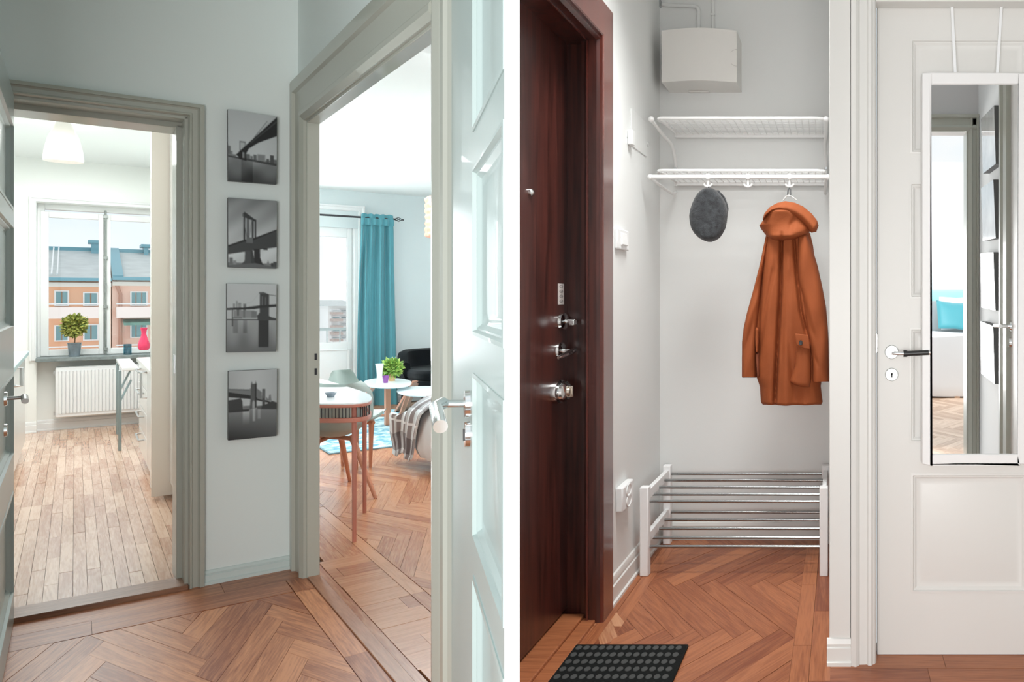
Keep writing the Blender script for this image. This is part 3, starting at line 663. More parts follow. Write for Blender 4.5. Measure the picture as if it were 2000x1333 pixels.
part('body', MB().box(AX + .02, .0, b1, b2, .10, WZ - .03), CABW, bc)
d = part('door', MB().box(AX, AX + .019, b1 + .004, b2 - .004, .103, WZ - .034), CABW, bc, .002)
hq = hit(281, 730, 0, AX - .03)
part('handle', bar_handle(MB(), (AX, b2 - .05, WZ - .05), (AX, b2 - .05, WZ - .215), (-.03, 0, 0), .007), STEEL, d)
# tall units
hz_ = 2.33
tc_ = thing('tall_cabinet', 'tall cream kitchen cabinet side panel beyond the doorway', 'cabinet', (-.15, 2.05, 0))
q0 = hit(295.5, 600, 1, 2.0).x; q1 = hit(331, 600, 1, 2.0).x
part('side_panel', MB().box(q0, -.002, 2.0, 2.02, 0.02, hz_), CABB, tc_, .001)
part('body', MB().box(q0 + .02, -.002, 2.02, b_n, .06, hz_), CABW, tc_)
part('door', MB().box(q0, q0 + .019, 2.021, b_n, .065, hz_ - .002), CABW, tc_, .002)
tc_ = thing('tall_cabinet', 'tall white kitchen cabinet nearest the doorway with a steel handle high up', 'cabinet', (-.1, 1.0, 0))
qf = q1
part('body', MB().box(qf + .02, -.002, .50, 1.995, .10, 2.465), CABW, tc_)
d = part('door', MB().box(qf, qf + .019, 1.2, 1.99, .10, 2.46), CABW, tc_, .002)
d2 = part('door', MB().box(qf, qf + .019, .50, 1.196, .10, 2.46), CABW, tc_, .002)
h1 = hit(341, 252, 0, qf - .03); h2 = hit(338, 274, 0, qf - .03)
part('handle', bar_handle(MB(), (qf, h1.y, h1.z), (qf, h1.y + .0, h2.z), (-.03, 0, 0), .005), STEEL, d)
part('plinth', MB().box(qf + .05, .0, .50, 1.96, 0, .10), WHITE, tc_)
# low cabinet at the left
AL = -1.0
lc = thing('base_cabinet', 'white base cabinet with bracket handle at the left edge behind the door leaf', 'cabinet', (-1.3, 3.5, 0))
bf = hit(49.5, 889, 0, AL).y; lz = hit(45, 691, 0, AL).z
part('body', MB().box(-1.6, AL - .02, 1.5, bf, .10, lz - .03), CABW, lc)
for a, b in ((1.5, 2.9), (2.9, bf)):
    d = part('door', MB().box(AL - .02, AL, a + .004, b - .004, .10, lz - .034), CABW, lc, .002)
    if b == bf:
        h1 = hit(40, 719, 0, AL + .03); h2 = hit(40, 754, 0, AL + .03); part('handle', bar_handle(MB(), (AL, h1.y, h1.z), (AL, h1.y, h2.z), (.035, 0, 0), .010), STEEL, d)
part('plinth', MB().box(-1.6, AL - .05, 1.5, bf - .02, 0, .10), WHITE, lc)
solo('worktop', MB().box(-1.6, AL + .02, 1.5, bf + .01, lz - .03, lz), mat('worktop_grey', (.42, .55, .56), .4), 'grey-blue worktop over the left kitchen cabinet', 'worktop', (-1.3, 3, lz - .03), bevel=.003)
# folding table
ft = thing('folding_table', 'white drop-leaf table with grey metal legs under the kitchen window', 'table', (-.46, 4.7, 0))
pA = hit(234, 881, 2, 0); pB = hit(229.5, 849, 2, 0); tz = hit(236, 724, 0, pA.x).z; al = hit(238, 722, 1, pA.y - .05).x
GM = mat('grey_steel_leg', (.27, .34, .35), .4, .6)
part('table_top', MB().box(al, AX + .02, pA.y - .10, pB.y + .12, tz - .012, tz + .016), WHITE, ft, .006)
for p, w in ((pA, .010), (pB, .009)): part('leg', MB().box(p.x - w, p.x + w, p.y - w, p.y + w, 0, tz - .012), GM, ft, .004)
part('brace', MB().tube([(pA.x, pA.y, tz - .17), (AX - .01, pA.y + .3, tz - .03)], .008, 8), GM, ft)
part('brace', MB().tube([(pA.x, pA.y, tz - .26), (AX - .01, pA.y + .3, tz - .12)], .008, 8), GM, ft)
# pendant
lb = 3.6; q = hit(124, 262, 1, lb); Yl = F.w(q).y; pm = Yl / FL; s_ = pm / math.sqrt(1 + ((124 - PX) / FL) ** 2)
zt_ = hit(124, 237, 1, lb).z; zb_ = hit(124, 316, 1, lb).z; hh = zt_ - zb_
pn = thing('pendant_lamp', 'white glass bell pendant lamp hanging in the kitchen', 'lamp', (q.x, lb, zb_))
opal = mat('opal_glass', (.86, .81, .76), .3, emit=.10)
part('lamp_shade', MB().lathe((q.x, lb, zb_), [(40 * s_, 0), (41 * s_, hh * .06), (39 * s_, hh * .25), (30 * s_, hh * .62), (21 * s_, hh * .80), (17 * s_, hh * .92), (12 * s_, hh), (.002, hh * 1.01)], 40), opal, pn)
part('diffuser', MB().lathe((q.x, lb, zb_), [(.002, .012), (39 * s_, .012)], 40), opal, pn)
part('cord', MB().tube([(q.x, lb, zt_), (q.x, lb, ZC1 - .02)], .006, 6), WHITE, pn)
part('ceiling_cup', MB().lathe((q.x, lb, ZC1), [(.002, 0), (.05, 0), (.035, -.03), (.008, -.045), (.002, -.045)], 20), WHITE, pn)
# ============================================================ OUTSIDE THE KITCHEN WINDOW
BB = 17.0
def fb(px, py, b=BB): q = hit(px, py, 1, b); return q.x, q.z
FAC = mat('facade_apricot', (.92, .56, .36), .85, var=.05, vscale=.6); FAC2 = mat('facade_pink', (.96, .70, .58), .85, var=.04, vscale=.6); BAL = mat('balcony_plaster', (.98, .86, .80), .8)
ROOF = mat('roof_tin_grey', (.58, .62, .61), .6, var=.10, vscale=4, stretch=(1, 1, 3)); TEAL = mat('roof_edge_teal', (.17, .40, .48), .5); WG = mat('far_window_glass', (.22, .42, .46), .15); WF = mat('far_window_frame', (.93, .95, .95), .6)
def far_window(bld, x0, x1, z0, z1, b, n=2, frame=.022):
    f = part('window', frame_ring(MB(), x0, x1, z0, z1, frame, b - .05, b + .05), WF, bld)
    w = (x1 - x0) / n
    for i in range(n): part('pane', MB().box(x0 + w * i + frame * .45, x0 + w * (i + 1) - frame * .45, b - .03, b - .01, z0 + frame * .5, z1 - frame * .5), WG, f)
BR = BB + 2.2
def block(label, p0, p1, fac, wins, roofx, ridge, chim=None):
    x0, ze = fb(p0, 0)[0], fb((p0 + p1) / 2, 546)[1]; x1 = fb(p1, 545)[0]
    bl = thing('apartment_building', label, 'building', ((x0 + x1) / 2, BB, -8), 'apartment houses across the street')
    part('wall', MB().box(x0, x1, BB, BB + 4.4, -8, ze), fac, bl)
    zr = fb(ridge[0], ridge[1], BR)[1]
    part('roof', MB().xprism([(BB - .22, ze), (BR, zr), (BB + 4.6, ze)], 0, x0, x1), ROOF, bl)
    part('eave', MB().box(x0, x1, BB - .30, BB - .16, ze - .03, ze + .03), TEAL, bl)
    part('ridge_cap', MB().box(x0, x1, BR - .1, BR + .1, zr - .04, zr + .05), TEAL, bl)
    part('cornice', MB().box(x0, x1, BB - .14, BB + .05, ze - .14, ze - .06), mat('cornice_cream', (.98, .90, .80), .8), bl)
    for ya, yb in ((600, 622), (682, 704)):
        b_ = BB - .45; zt, zb = fb(200, ya, b_)[1], fb(200, yb, b_)[1]
        part('balcony', MB().box(x0 + .05, x1 - .05, b_, BB, zb, zt), BAL, bl, .01)
        part('railing', MB().tube([(x0 + .05, b_ + .02, zt + .06), (x1 - .05, b_ + .02, zt + .06)], .012, 6), WF, bl)
    for (a, b, c, d, n) in wins: far_window(bl, fb(a, c)[0], fb(b, c)[0], fb(200, d)[1], fb(200, c)[1], BB, n)
    for pxx in roofx:
        rx = fb(pxx, 500)[0]; part('roof_ladder', MB().tube([(rx, BB - .15, ze + .10), (rx, BR - .05, zr + .05)], .012, 6), WF, bl)
    if chim:
        c0, c1 = fb(chim[0], 480, BR)[0], fb(chim[1], 480, BR)[0]; zt = fb(chim[0], chim[2], BR)[1]
        part('chimney', MB().box(c0, c1, BR - .3, BR + .3, zr - .3, zt), TEAL, bl)
        part('chimney_cap', MB().box(c0 - .05, c1 + .05, BR - .35, BR + .35, zt, zt + .06), TEAL, bl)
    return bl
b1_ = block('apricot apartment house with balconies and tin roof seen in left half of kitchen window', 20, 217, FAC,
      [(106, 135, 568, 598, 2), (162, 192, 571, 598, 2), (106, 135, 634, 665, 2), (162, 193, 633, 665, 2), (40, 68, 568, 598, 2)], (101, 112), (150, 488), (178, 200, 476))
b2_ = block('pale pink apartment house beside the apricot one seen in right half of kitchen window', 219, 420, FAC2,
      [(254, 288, 569, 598, 3), (254, 288, 632, 662, 3), (330, 360, 569, 598, 3)], (), (260, 492), (280, 288, 484))
x_, z_ = fb(219, 545)[0], fb(260, 546)[1]; zr_ = fb(260, 492, BR)[1]
part('verge_strip', MB().xprism([(BB - .24, z_ + .02), (BR, zr_ + .02), (BR, zr_ + .07), (BB - .24, z_ + .07)], 0, x_, x_ + .16), TEAL, b2_)
part('downpipe', MB().tube([(x_ + .03, BB - .06, z_), (x_ + .12, BB - .06, z_ - .3), (x_ + .12, BB - .06, -7)], .03, 6), mat('downpipe_rust', (.55, .30, .22), .6), b2_)
part('awning', MB().xprism([(BB - .45, fb(250, 630)[1]), (BB, fb(250, 624)[1]), (BB, fb(250, 624)[1] - .05), (BB - .45, fb(250, 630)[1] - .05)], 0, fb(240, 625)[0], fb(300, 625)[0]), mat('awning_green', (.16, .32, .26), .7), b2_)
# far house seen through the balcony door
BH = 70.0
zz = lambda y: hit(655, y, 1, BH).z
xx = lambda p: hit(p, 620, 1, BH).x
W2 = mat('far_house_white', (.90, .90, .88), .85)
for (p0, p1, ya, lab, dpt) in ((560, 641, 601, 'lower white apartment house far beyond the balcony door, teal roof', 4), (641, 700, 598, 'taller white apartment house with balconies far beyond the balcony door', 0)):
    hb_ = thing('apartment_building', lab, 'building', ((xx(p0) + xx(p1)) / 2, BH + dpt, -20), 'far white apartment houses')
    part('wall', MB().box(xx(p0), xx(p1), BH + dpt, BH + dpt + 14, -20, zz(ya)), W2, hb_)
    part('roof', MB().xprism([(BH + dpt - .6, zz(ya)), (BH + dpt + 7, hit(655, 587 if dpt == 0 else 592, 1, BH + dpt + 7).z), (BH + dpt + 14.6, zz(ya))], 0, xx(p0) - .3, xx(p1) + .3), TEAL if dpt else ROOF, hb_)
    for r in range(5):
        yy0 = ya + 6 + r * 13
        for c in range(3):
            if dpt: a = xx(p0) + (xx(p1) - xx(p0)) * (.15 + .3 * c)
            else: a = xx(p0) + (xx(p1) - xx(p0)) * (.08 + .28 * c)
            f = part('window', frame_ring(MB(), a, a + 1.2, zz(yy0 + 7), zz(yy0), .12, BH + dpt - .1, BH + dpt + .05), WF, hb_)
            part('pane', MB().box(a + .1, a + 1.1, BH + dpt - .04, BH + dpt - .02, zz(yy0 + 7) + .1, zz(yy0) - .1), WG, f)
        if not dpt: part('balcony', MB().box(xx(644), xx(662), BH - 1.4, BH, zz(yy0 + 10), zz(yy0 + 6)), mat('balcony_brown', (.48, .38, .34), .8), hb_)
# ============================================================ LIVING ROOM
use(FLF)
bd = thing('window_2', 'white glazed balcony door with a solid lower panel in the living room', None, ((dl + dr) / 2, BW, 0), kind='structure')
mb = MB(); casing(mb, dl, dr, dz1, .06, 'both', y0=BW); part('window_casing', mb, WHITE, bd, smooth=20)
part('outer_frame', MB().box(dr - .035, dr, BW + .02, BW + .2, 0, dz1).box(dl, dl + .035, BW + .02, BW + .2, 0, dz1).box(dl, dr, BW + .02, BW + .2, dz1 - .035, dz1), WHITE, bd, .003)
g0, g1 = hb(600, 500, BW + .06)[0], hb(677.5, 500, BW + .06)[0]; gt_, gb_ = hb(650, 463, BW + .06)[1], hb(650, 669, BW + .06)[1]
e1_ = hb(687, 500, BW + .06)[0]
lf = part('door_leaf', MB().box(g1, e1_, BW + .04, BW + .08, .02, dz1 - .04).box(dl + .03, g0, BW + .04, BW + .08, .02, dz1 - .04).box(g0, g1, BW + .04, BW + .08, gt_, dz1 - .04).box(g0, g1, BW + .04, BW + .08, .02, gb_), WHITE, bd, .004)
part('frame_post', MB().box(e1_ + .003, dr, BW + .03, BW + .12, 0, dz1), WHITE, bd, .004)
part('pane', MB().box(g0, g1, BW + .058, BW + .062, gb_, gt_), GLASS, lf)
p1_ = hb(683, 690, BW + .04)[0]; pz = hb(650, 683, BW + .04)[1]
mb = MB(); frame_ring(mb, g0, p1_, .12, pz, .012, BW + .030, BW + .042); part('lower_panel', mb, WHITE, lf, .002)
mb = MB(); skirting(mb, dr + .07, cut_x(BW) - .05, BW, .09); struct('baseboard_living', mb, WHITE, 'white skirting board behind the teal curtain')
# balcony rail outside
br = thing('balcony_rail', 'pale balcony railing outside the glazed door', 'railing', (g0, BW + 1.3, 0))
rz = hit(650, 643, 1, BW + 1.3).z
part('top_rail', MB().box(dl - .6, dr + .6, BW + 1.28, BW + 1.34, rz - .02, rz + .015), mat('rail_grey', (.55, .62, .60), .5), br)
for i in range(14): part('baluster', MB().box(dl - .5 + i * .14, dl - .49 + i * .14, BW + 1.30, BW + 1.32, -.1, rz - .02), MATS['rail_grey'], br)
# rod and curtain
BC = BW - .16
r0 = hit(560, 414, 1, BC); r1 = hit(770, 429, 1, BC); rz = r1.z + .002
cr = thing('curtain_rod', 'thin dark curtain rod with a twisted cage finial', 'curtain rod', (r0.x, BC, rz))
part('rod', MB().tube([(r0.x, BC, rz), (r1.x, BC, rz)], .011, 10), DARKM, cr)
mb = MB()
for k in range(4):
    pts = []
    for i in range(9): t = i / 8; a = 2 * math.pi * (k / 4 + t * .5); rr_ = .022 * math.sin(math.pi * t); pts.append((r1.x + .085 * t, BC + rr_ * math.cos(a), rz + rr_ * math.sin(a)))
    mb.tube(pts, .0035, 5)
mb.ball((r1.x + .092, BC, rz), .009, .009, .009, 8, 6)
part('finial', mb, DARKM, cr)
part('bracket', MB().tube([(r1.x - .10, BC, rz), (r1.x - .10, BW, rz)], .007, 8), DARKM, cr)
CURT = mat('teal_curtain', (.085, .30, .355), .75, bump=.12, bscale=350, sheen=.3)
tabs = [(0, 705, 767, 419), (.06, 704, 768, 441), (.3, 699.5, 770, 530), (.6, 696, 773.5, 640), (.85, 695, 776, 735), (1, 695, 777, 795)]
zt_ = hit(735, 420, 1, BC).z + .0; zb_ = hit(735, 797, 1, BC).z
def curt(u, v):
    xl, xr, y = lerp(tabs, v); xa = hit(xl, y, 1, BC).x; xb = hit(xr, y, 1, BC).x
    a = sm(v / .12) * .75 + .25
    fold = .026 * a * (math.sin(2 * math.pi * (3.4 * u + .15 * math.sin(3 * v)) + .6) + .30 * math.sin(2 * math.pi * 7.3 * u + 2 * v))
    fold += .05 * math.exp(-((u - .16 - .06 * v) / .05) ** 2) * sm((v - .05) / .2) - .03 * math.exp(-((u - .30) / .04) ** 2) * sm(v * 3)
    pin = -.010 * math.exp(-((v - .045) / .02) ** 2)
    return (xa + (xb - xa) * u, BC - .015 - fold * 1.2 - pin, zt_ + (zb_ - zt_) * v + (.010 * abs(math.sin(16 * u)) if v < .01 else 0))
cu = thing('curtain', 'long teal curtain hanging in soft folds beside the balcony door', 'curtain', (hit(735, 700, 1, BC).x, BC, 0))
part('fabric', MB().grid(curt, 110, 60, (0, .010, 0)), CURT, cu, smooth=60)
part('rod_pocket', MB().grid(lambda u, v: (curt(u, .02 + v * .035)[0], BC - .030 - .012 * math.sin(34 * u) - .006 * math.sin(math.pi * v), curt(u, .02 + v * .035)[2]), 70, 4, (0, .004, 0)), CURT, cu, smooth=60)
# pendant with paper shade
lb = 3.2; q = hit(872, 425, 1, lb); Yl = F.w(q).y; s_ = Yl / FL / math.sqrt(1 + ((872 - PX) / FL) ** 2)
zt_, zb_ = hit(872, 386, 1, lb).z, hit(872, 467, 1, lb).z
pl_ = thing('pendant_lamp', 'peach drum pendant lamp with a crinkled shade in the living room', 'lamp', (q.x, lb, zb_))
n_ = 24; hh = zt_ - zb_; rr = 41 * s_
prof = [(rr * .72, 0)] + [(rr * (1 + .03 * math.sin(i * 1.7)), hh * (.04 + .92 * i / n_)) for i in range(n_ + 1)] + [(rr * .85, hh), (.02, hh)]
PEACH = mat('peach_shade', (.74, .40, .29), .7, emit=.03, bump=.6, bscale=22, var=.14, vscale=25)
part('lamp_shade', MB().lathe((q.x, lb, zb_), prof, 64, wob=lambda t, h: 1 + .025 * math.sin(9 * t + 26 * h) + .015 * math.sin(17 * t - 40 * h)), PEACH, pl_, smooth=50)
part('cord', MB().tube([(q.x, lb, zt_), (q.x, lb, ZC2)], .004, 6), WHITE, pl_)
part('ceiling_cup', MB().lathe((q.x, lb, ZC2), [(.002, 0), (.045, 0), (.03, -.03), (.002, -.035)], 18), WHITE, pl_)
# rug
g = hit(643, 889, 2, 0); g2 = hit(757, 873, 2, 0)
rug_m, n, b, N, LK = nodes('rug_blue')
tc = N('ShaderNodeTexCoord'); v1 = N('ShaderNodeTexNoise'); v1.inputs['Scale'].default_value = 9; v1.inputs['Detail'].default_value = 6; v1.inputs['Distortion'].default_value = 1.2
LK(tc.outputs['Object'], v1.inputs['Vector']); r = N('ShaderNodeValToRGB'); r.color_ramp.elements[0].position = .42; r.color_ramp.elements[1].position = .60
r.color_ramp.elements[0].color = (.13, .33, .43, 1); r.color_ramp.elements[1].color = (.62, .80, .84, 1); LK(v1.outputs['Fac'], r.inputs[0]); LK(r.outputs[0], b.inputs['Base Color']); b.inputs['Roughness'].default_value = .95
rg = thing('rug', 'faded light blue patterned rug under the coffee tables', 'rug', (g.x, g.y, 0))
part('pile', MB().prism(clip([(g.x + .012, g.y + .03), (2.9, g.y + .03), (2.9, 5.3), (g.x + .012, 5.3)], [(0, 0), (cut_x(0) - .05, 0), (cut_x(9) - .05, 9), (0, 9)]), 0.001, .010), rug_m, rg, .003)
part('binding', frame_ring(MB(), 0, 1, 0, 1, .1, 0, 1) and MB().box(g.x, cut_x(g.y) - .06, g.y, g.y + .03, 0.001, .009).box(g.x, g.x + .012, g.y + .03, 5.3, .001, .009), mat('rug_binding', (.14, .24, .28), .9), rg)
# ellipse helper: a disc whose outline in plan is found on a plane z
def disc_plan(cx, cy, rx, ry, z, n=40, tilt=0):
    P = []
    for k in range(n):
        t = 2 * math.pi * k / n; q = hit(cx + rx * math.cos(t), cy + ry * math.sin(t) + tilt * rx * math.cos(t), 2, z); P.append((q.x, q.y))
    return P
def plan_scale(P, s):
    cx = sum(p[0] for p in P) / len(P); cy = sum(p[1] for p in P) / len(P); return [(cx + (p[0] - cx) * s, cy + (p[1] - cy) * s) for p in P]
def ringed(P, prof):
    """stack of scaled plan outlines: prof [(scale, z)]"""
    mb = MB(); n = len(P); vs = []; fs = []
    for s, z in prof: vs += [(x, y, z) for x, y in plan_scale(P, s)]
    for i in range(len(prof) - 1):
        for k in range(n): l = (k + 1) % n; fs.append((i * n + k, i * n + l, (i + 1) * n + l, (i + 1) * n + k))
    fs += [tuple(range(n))[::-1], tuple(range((len(prof) - 1) * n, len(prof) * n))]
    return mb.add(vs, fs)
TOPW = mat('table_top_white', (.80, .90, .92), .3, coat=.2)
def board(mb, a, b, w, t):
    """flat board from point a to b (mostly vertical)"""
    a, b = Vector(a), Vector(b); d = (b - a).normalized(); u = Vector((w, 0, 0)); v = Vector((0, t, 0))
    vs = [p + su * u + sv * v for p in (a, b) for su, sv in ((-1, -1), (1, -1), (1, 1), (-1, 1))]
    return mb.add(vs, [(0, 1, 2, 3), (7, 6, 5, 4), (0, 4, 5, 1), (1, 5, 6, 2), (2, 6, 7, 3), (3, 7, 4, 0)])
# coffee table A (taller, with vase, votive and plant)
zA = .425; PA = disc_plan(757, 747, 47, 8.6, zA); cA = plan_scale(PA, 0)[0]
ta = thing('coffee_table', 'taller round white coffee table carrying vase, tealight cup and plant', 'coffee table', (cA[0], cA[1], 0), 'nest of two coffee tables')
part('table_top', ringed(PA, [(.96, zA - .022), (1, zA - .014), (1, zA - .004), (.99, zA)]), TOPW, ta)
f1 = hit(757, 833, 2, 0); mb = MB()
part('leg', board(MB(), (f1.x, f1.y, .012), (f1.x + .01, f1.y + .04, zA - .02), .022, .03), BEECH, ta, .003)
for (pp, yy) in ((712, 826), (803, 816)):
    f2 = hit(pp, yy, 2, 0.0); part('leg', board(MB(), (f2.x, f2.y + .5, .012), (cA[0] + (f2.x - cA[0]) * .8, cA[1] + .15, zA - .02), .02, .03), BEECH, ta, .003)
zc = .10
c0 = Vector((f1.x, f1.y + .02, zc)); cen = Vector((cA[0] + .02, f1.y + .35, zc))
for tgt in ((hit(716, 812, 2, zc)), (hit(800, 810, 2, zc))): part('stretcher', MB().tube([c0, tgt], .014, 6), BEECH, ta)
# coffee table B (lower)
zB2 = .375; PB = disc_plan(830, 763, 55, 8.8, zB2); cB = plan_scale(PB, 0)[0]
tb = thing('coffee_table', 'lower round white coffee table in front of the black armchair', 'coffee table', (cB[0], cB[1], 0), 'nest of two coffee tables')
part('table_top', ringed(PB, [(.96, zB2 - .022), (1, zB2 - .014), (1, zB2 - .004), (.99, zB2)]), TOPW, tb)
for pp, yy in ((781, 820), (792, 806), (860, 800), (850, 830)):
    f2 = hit(pp, yy, 2, 0); tx_, ty_ = cB[0] + (f2.x - cB[0]) * .75, cB[1] + (f2.y - cB[1]) * .6
    part('leg', board(MB(), (f2.x, f2.y, .012), (tx_, ty_, zB2 - .02), .016, .02), BEECH, tb, .003)
# things on table A
def on(px, py, z): q = hit(px, py, 2, z); return q, F.w(q).y / FL
q, pm = on(741.5, 747, zA); s_ = pm * .87
vs_ = thing('white_vase', 'slender white vase with a flared cut rim on the taller coffee table', 'vase', (q.x, q.y, zA))
part('body', MB().lathe((q.x, q.y, zA), [(.001, 0), (6 * s_, 0), (6 * s_, 6 * pm), (5.5 * s_, 14 * pm), (6.2 * s_, 24 * pm), (7.2 * s_, 30 * pm), (8.6 * s_, 36 * pm), (7.9 * s_, 36 * pm), (5.8 * s_, 26 * pm), (.001, 20 * pm)], 28, wob=lambda t, h: 1 + .03 * math.cos(6 * t)), mat('white_porcelain', (.86, .95, .97), .2, coat=.5), vs_)
q, pm = on(749.5, 747.5, zA); s_ = pm * .87; q2 = q
vt = thing('tealight_holder', 'purple glass tealight cup on the taller coffee table', 'candle holder', (q.x, q.y - .06, zA))
part('cup', MB().lathe((q.x, q.y - .06, zA), [(.001, 0), (4.6 * s_, 0), (5.6 * s_, 5 * pm), (6.6 * s_, 14.5 * pm), (6.0 * s_, 14.5 * pm), (4.6 * s_, 4 * pm), (.001, 3 * pm)], 24), mat('purple_glass', (.20, .035, .26), .12, coat=.7), vt)
part('candle', MB().lathe((q.x, q.y - .06, zA), [(.001, 4 * pm), (4.2 * s_, 4 * pm), (4.2 * s_, 9 * pm), (.001, 9 * pm)], 16), WHITE, vt)
q, pm = on(765, 744.5, zA); s_ = pm * .87
pp_ = thing('potted_plant', 'bushy green plant in a gold pot on the taller coffee table', 'plant', (q.x, q.y, zA))
part('pot', MB().lathe((q.x, q.y, zA), [(.001, 0), (6.6 * s_, 0), (7.8 * s_, 15.5 * pm), (7.2 * s_, 15.5 * pm), (6.8 * s_, 13 * pm), (.001, 13 * pm)], 28), mat('gold_pot', (.62, .42, .22), .35, .5), pp_)
zf = zA + 26 * pm
part('foliage', leaves((q.x, q.y, zf), 14 * s_, 14 * s_, 12 * pm, 420, .055, 8, .15), LEAF2, pp_, kind='stuff', smooth=10)
# dining table ------------------------------------------------------------
zT = .695
out = [(560, 722), (600, 733.5), (640, 744), (680, 756), (705, 764), (716, 768), (723, 772), (726.5, 777), (725, 781.5), (719, 784.5), (707, 786.8), (690, 788.3), (660, 789), (625, 789), (590, 787)]
PT = [tuple(hit(x, y, 2, zT))[:2] for x, y in out]
PT = clip(PT, [(TB + .03, -5), (9, -5), (9, 9), (TB + .03, 9)])
# smooth the rounded end
tt = thing('dining_table', 'white topped dining table with coral rim, spindle shelf and slim round legs', 'table', (max(p[0] for p in PT) - .4, PT[0][1], 0))
part('table_top', MB().prism(plan_scale(PT, .995), zT - .006, zT), mat('laminate_white', (.90, .93, .94), .25, coat=.3), tt)
part('rim', MB().prism(PT, zT - .022, zT - .006), CORAL, tt, .004)
zS = hit(660, 823, 1, hit(660, 789, 2, zT).y).z
def ring_band(P, w, z0, z1):
    Q = plan_scale(P, 1 - w); n = len(P)
    vs = [(x, y, z) for z in (z0, z1) for x, y in P] + [(x, y, z) for z in (z0, z1) for x, y in Q]; fs = []
    for k in range(n):
        l = (k + 1) % n; fs += [(k, l, n + l, n + k), (2 * n + l, 2 * n + k, 3 * n + k, 3 * n + l), (n + k, n + l, 3 * n + l, 3 * n + k), (l, k, 2 * n + k, 2 * n + l)]
    return MB().add(vs, fs)
PS = plan_scale(PT, .985)
part('shelf_rim', ring_band(PS, .06, zS - .011, zS + .011), CORAL, tt, .003)
0 and part('shelf_board', MB().prism(plan_scale(PT, .95), zS - .004, zS + .002), mat('shelf_pale', (.72, .84, .86), .5), tt)
def along(P, n):
    L = [0]
    for a, b in zip(P, P[1:]): L.append(L[-1] + math.dist(a, b))
    o = []
    for i in range(n):
        t = L[-1] * i / (n - 1)
        for k in range(len(P) - 1):
            if t <= L[k + 1] + 1e-9: f = (t - L[k]) / (L[k + 1] - L[k] + 1e-9); o.append((P[k][0] + (P[k + 1][0] - P[k][0]) * f, P[k][1] + (P[k + 1][1] - P[k][1]) * f)); break
    return o
seq = [tuple(hit(x, y, 2, zT))[:2] for x, y in ((627, 789), (634, 789), (641, 789), (648, 789), (655, 789), (662, 789), (669, 788.8), (676, 788.6), (683, 788.4), (698, 787.6), (702, 787.2), (706, 786.8), (710, 786.2), (714, 785.4), (717.5, 784.8), (720.5, 783.8), (723, 782.6))]
ctr = plan_scale(PT, 0)[0]
for p in seq:
    x, y = ctr[0] + (p[0] - ctr[0]) * .975, ctr[1] + (p[1] - ctr[1]) * .975
    part('spindle', MB().tube([(x, y, zS + .012), (x, y, zT - .02)], .0022, 6), DARKM, tt)
l1 = hit(692, 1059, 2, 0); l2 = hit(712, 1002, 2, 0)
for p in (l1, l2): part('leg', MB().tube([(p.x, p.y, 0), (p.x, p.y, zT - .02)], .0125, 14, rr=[.0095, .0125]), CORAL, tt)
for dx in (.02,): 
    for p in (l1, l2): part('leg', MB().tube([(p.x - .72, p.y, 0), (p.x - .72, p.y, zT - .02)], .0125, 14, rr=[.0095, .0125]), CORAL, tt) if p.x - .72 > TB + .05 else None
q, pm = on(646, 776, zT); s_ = pm * .84
bw = solo('bowl', MB().lathe((q.x, q.y, zT), [(.001, 0), (7 * s_, 0), (8 * s_, 2.5 * pm), (12.5 * s_, 8.5 * pm), (11.6 * s_, 9 * pm), (8 * s_, 5 * pm), (.001, 4 * pm)], 30), mat('bowl_slate', (.20, .25, .30), .3, coat=.4, var=.4, vscale=30), 'small slate blue bowl on the white dining table', 'bowl', (q.x, q.y, zT))
# shell chairs --------------------------------------------------------------
def shell_chair(name, label, pos, ang, zs, sc=1.0, sx=1.0, spl=.225):
    """moulded shell seat, four splayed beech legs; local x across, y to the back"""
    t = thing(name, label, 'chair', (pos[0], pos[1], 0), 'sage shell chairs at the dining table')
    ca, sa = math.cos(ang), math.sin(ang)
    def W(x, y, z): x *= sc * sx; y *= sc; return (pos[0] + (x * ca - y * sa) * 1.0, pos[1] + (x * sa + y * ca) * 1.5, z)
    def f(u, v):
        # v 0 front edge .. 1 top of back ; u across
        tab = [(0, -.21, .004, .20), (.12, -.17, -.012, .225), (.35, 0, -.030, .235), (.52, .14, -.018, .235), (.62, .20, .03, .235), (.72, .225, .10, .235), (.86, .25, .21, .215), (.96, .265, .285, .17), (1, .27, .305, .13)]
        y, z, w = lerp(tab, v); a = 2 * u - 1
        up = (.055 + .05 * sm((v - .3) / .3)) * abs(a) ** 2.2 * (1 - .95 * sm((v - .62) / .35))
        fw = -.07 * abs(a) ** 2 * sm((v - .5) / .2)
        return W(a * w, y + fw, zs + z + up)
    part('seat_shell', MB().grid(f, 22, 34, (0, 0, -.010)), SAGE, t, smooth=60)
    part('seat_cushion', MB().grid(lambda u, v: tuple(Vector(f(.1 + .8 * u, .03 + v * .5)) + Vector((0, 0, .012 + .016 * math.sin(math.pi * u) * math.sin(math.pi * v)))), 12, 12, (0, 0, -.012)), mat('sage_cushion', (.40, .50, .48), .6), t, smooth=60)
    part('leg_frame', MB().tube([W(-.12, -.12, zs - .05), W(.12, .12, zs - .05)], .014, 8).tube([W(.12, -.12, zs - .05), W(-.12, .12, zs - .05)], .014, 8), BEECH, t)
    for x, y in ((-1, -1), (1, -1), (1, 1), (-1, 1)): part('leg', MB().tube([W(spl * x, spl * .93 * y, 0), W(.11 * x, .10 * y, zs - .035)], .014, 10, rr=[.010, .019]), BEECH, t)
    return t
fa = hit(655, 946, 2, 0); fb_ = hit(708, 980, 2, 0)
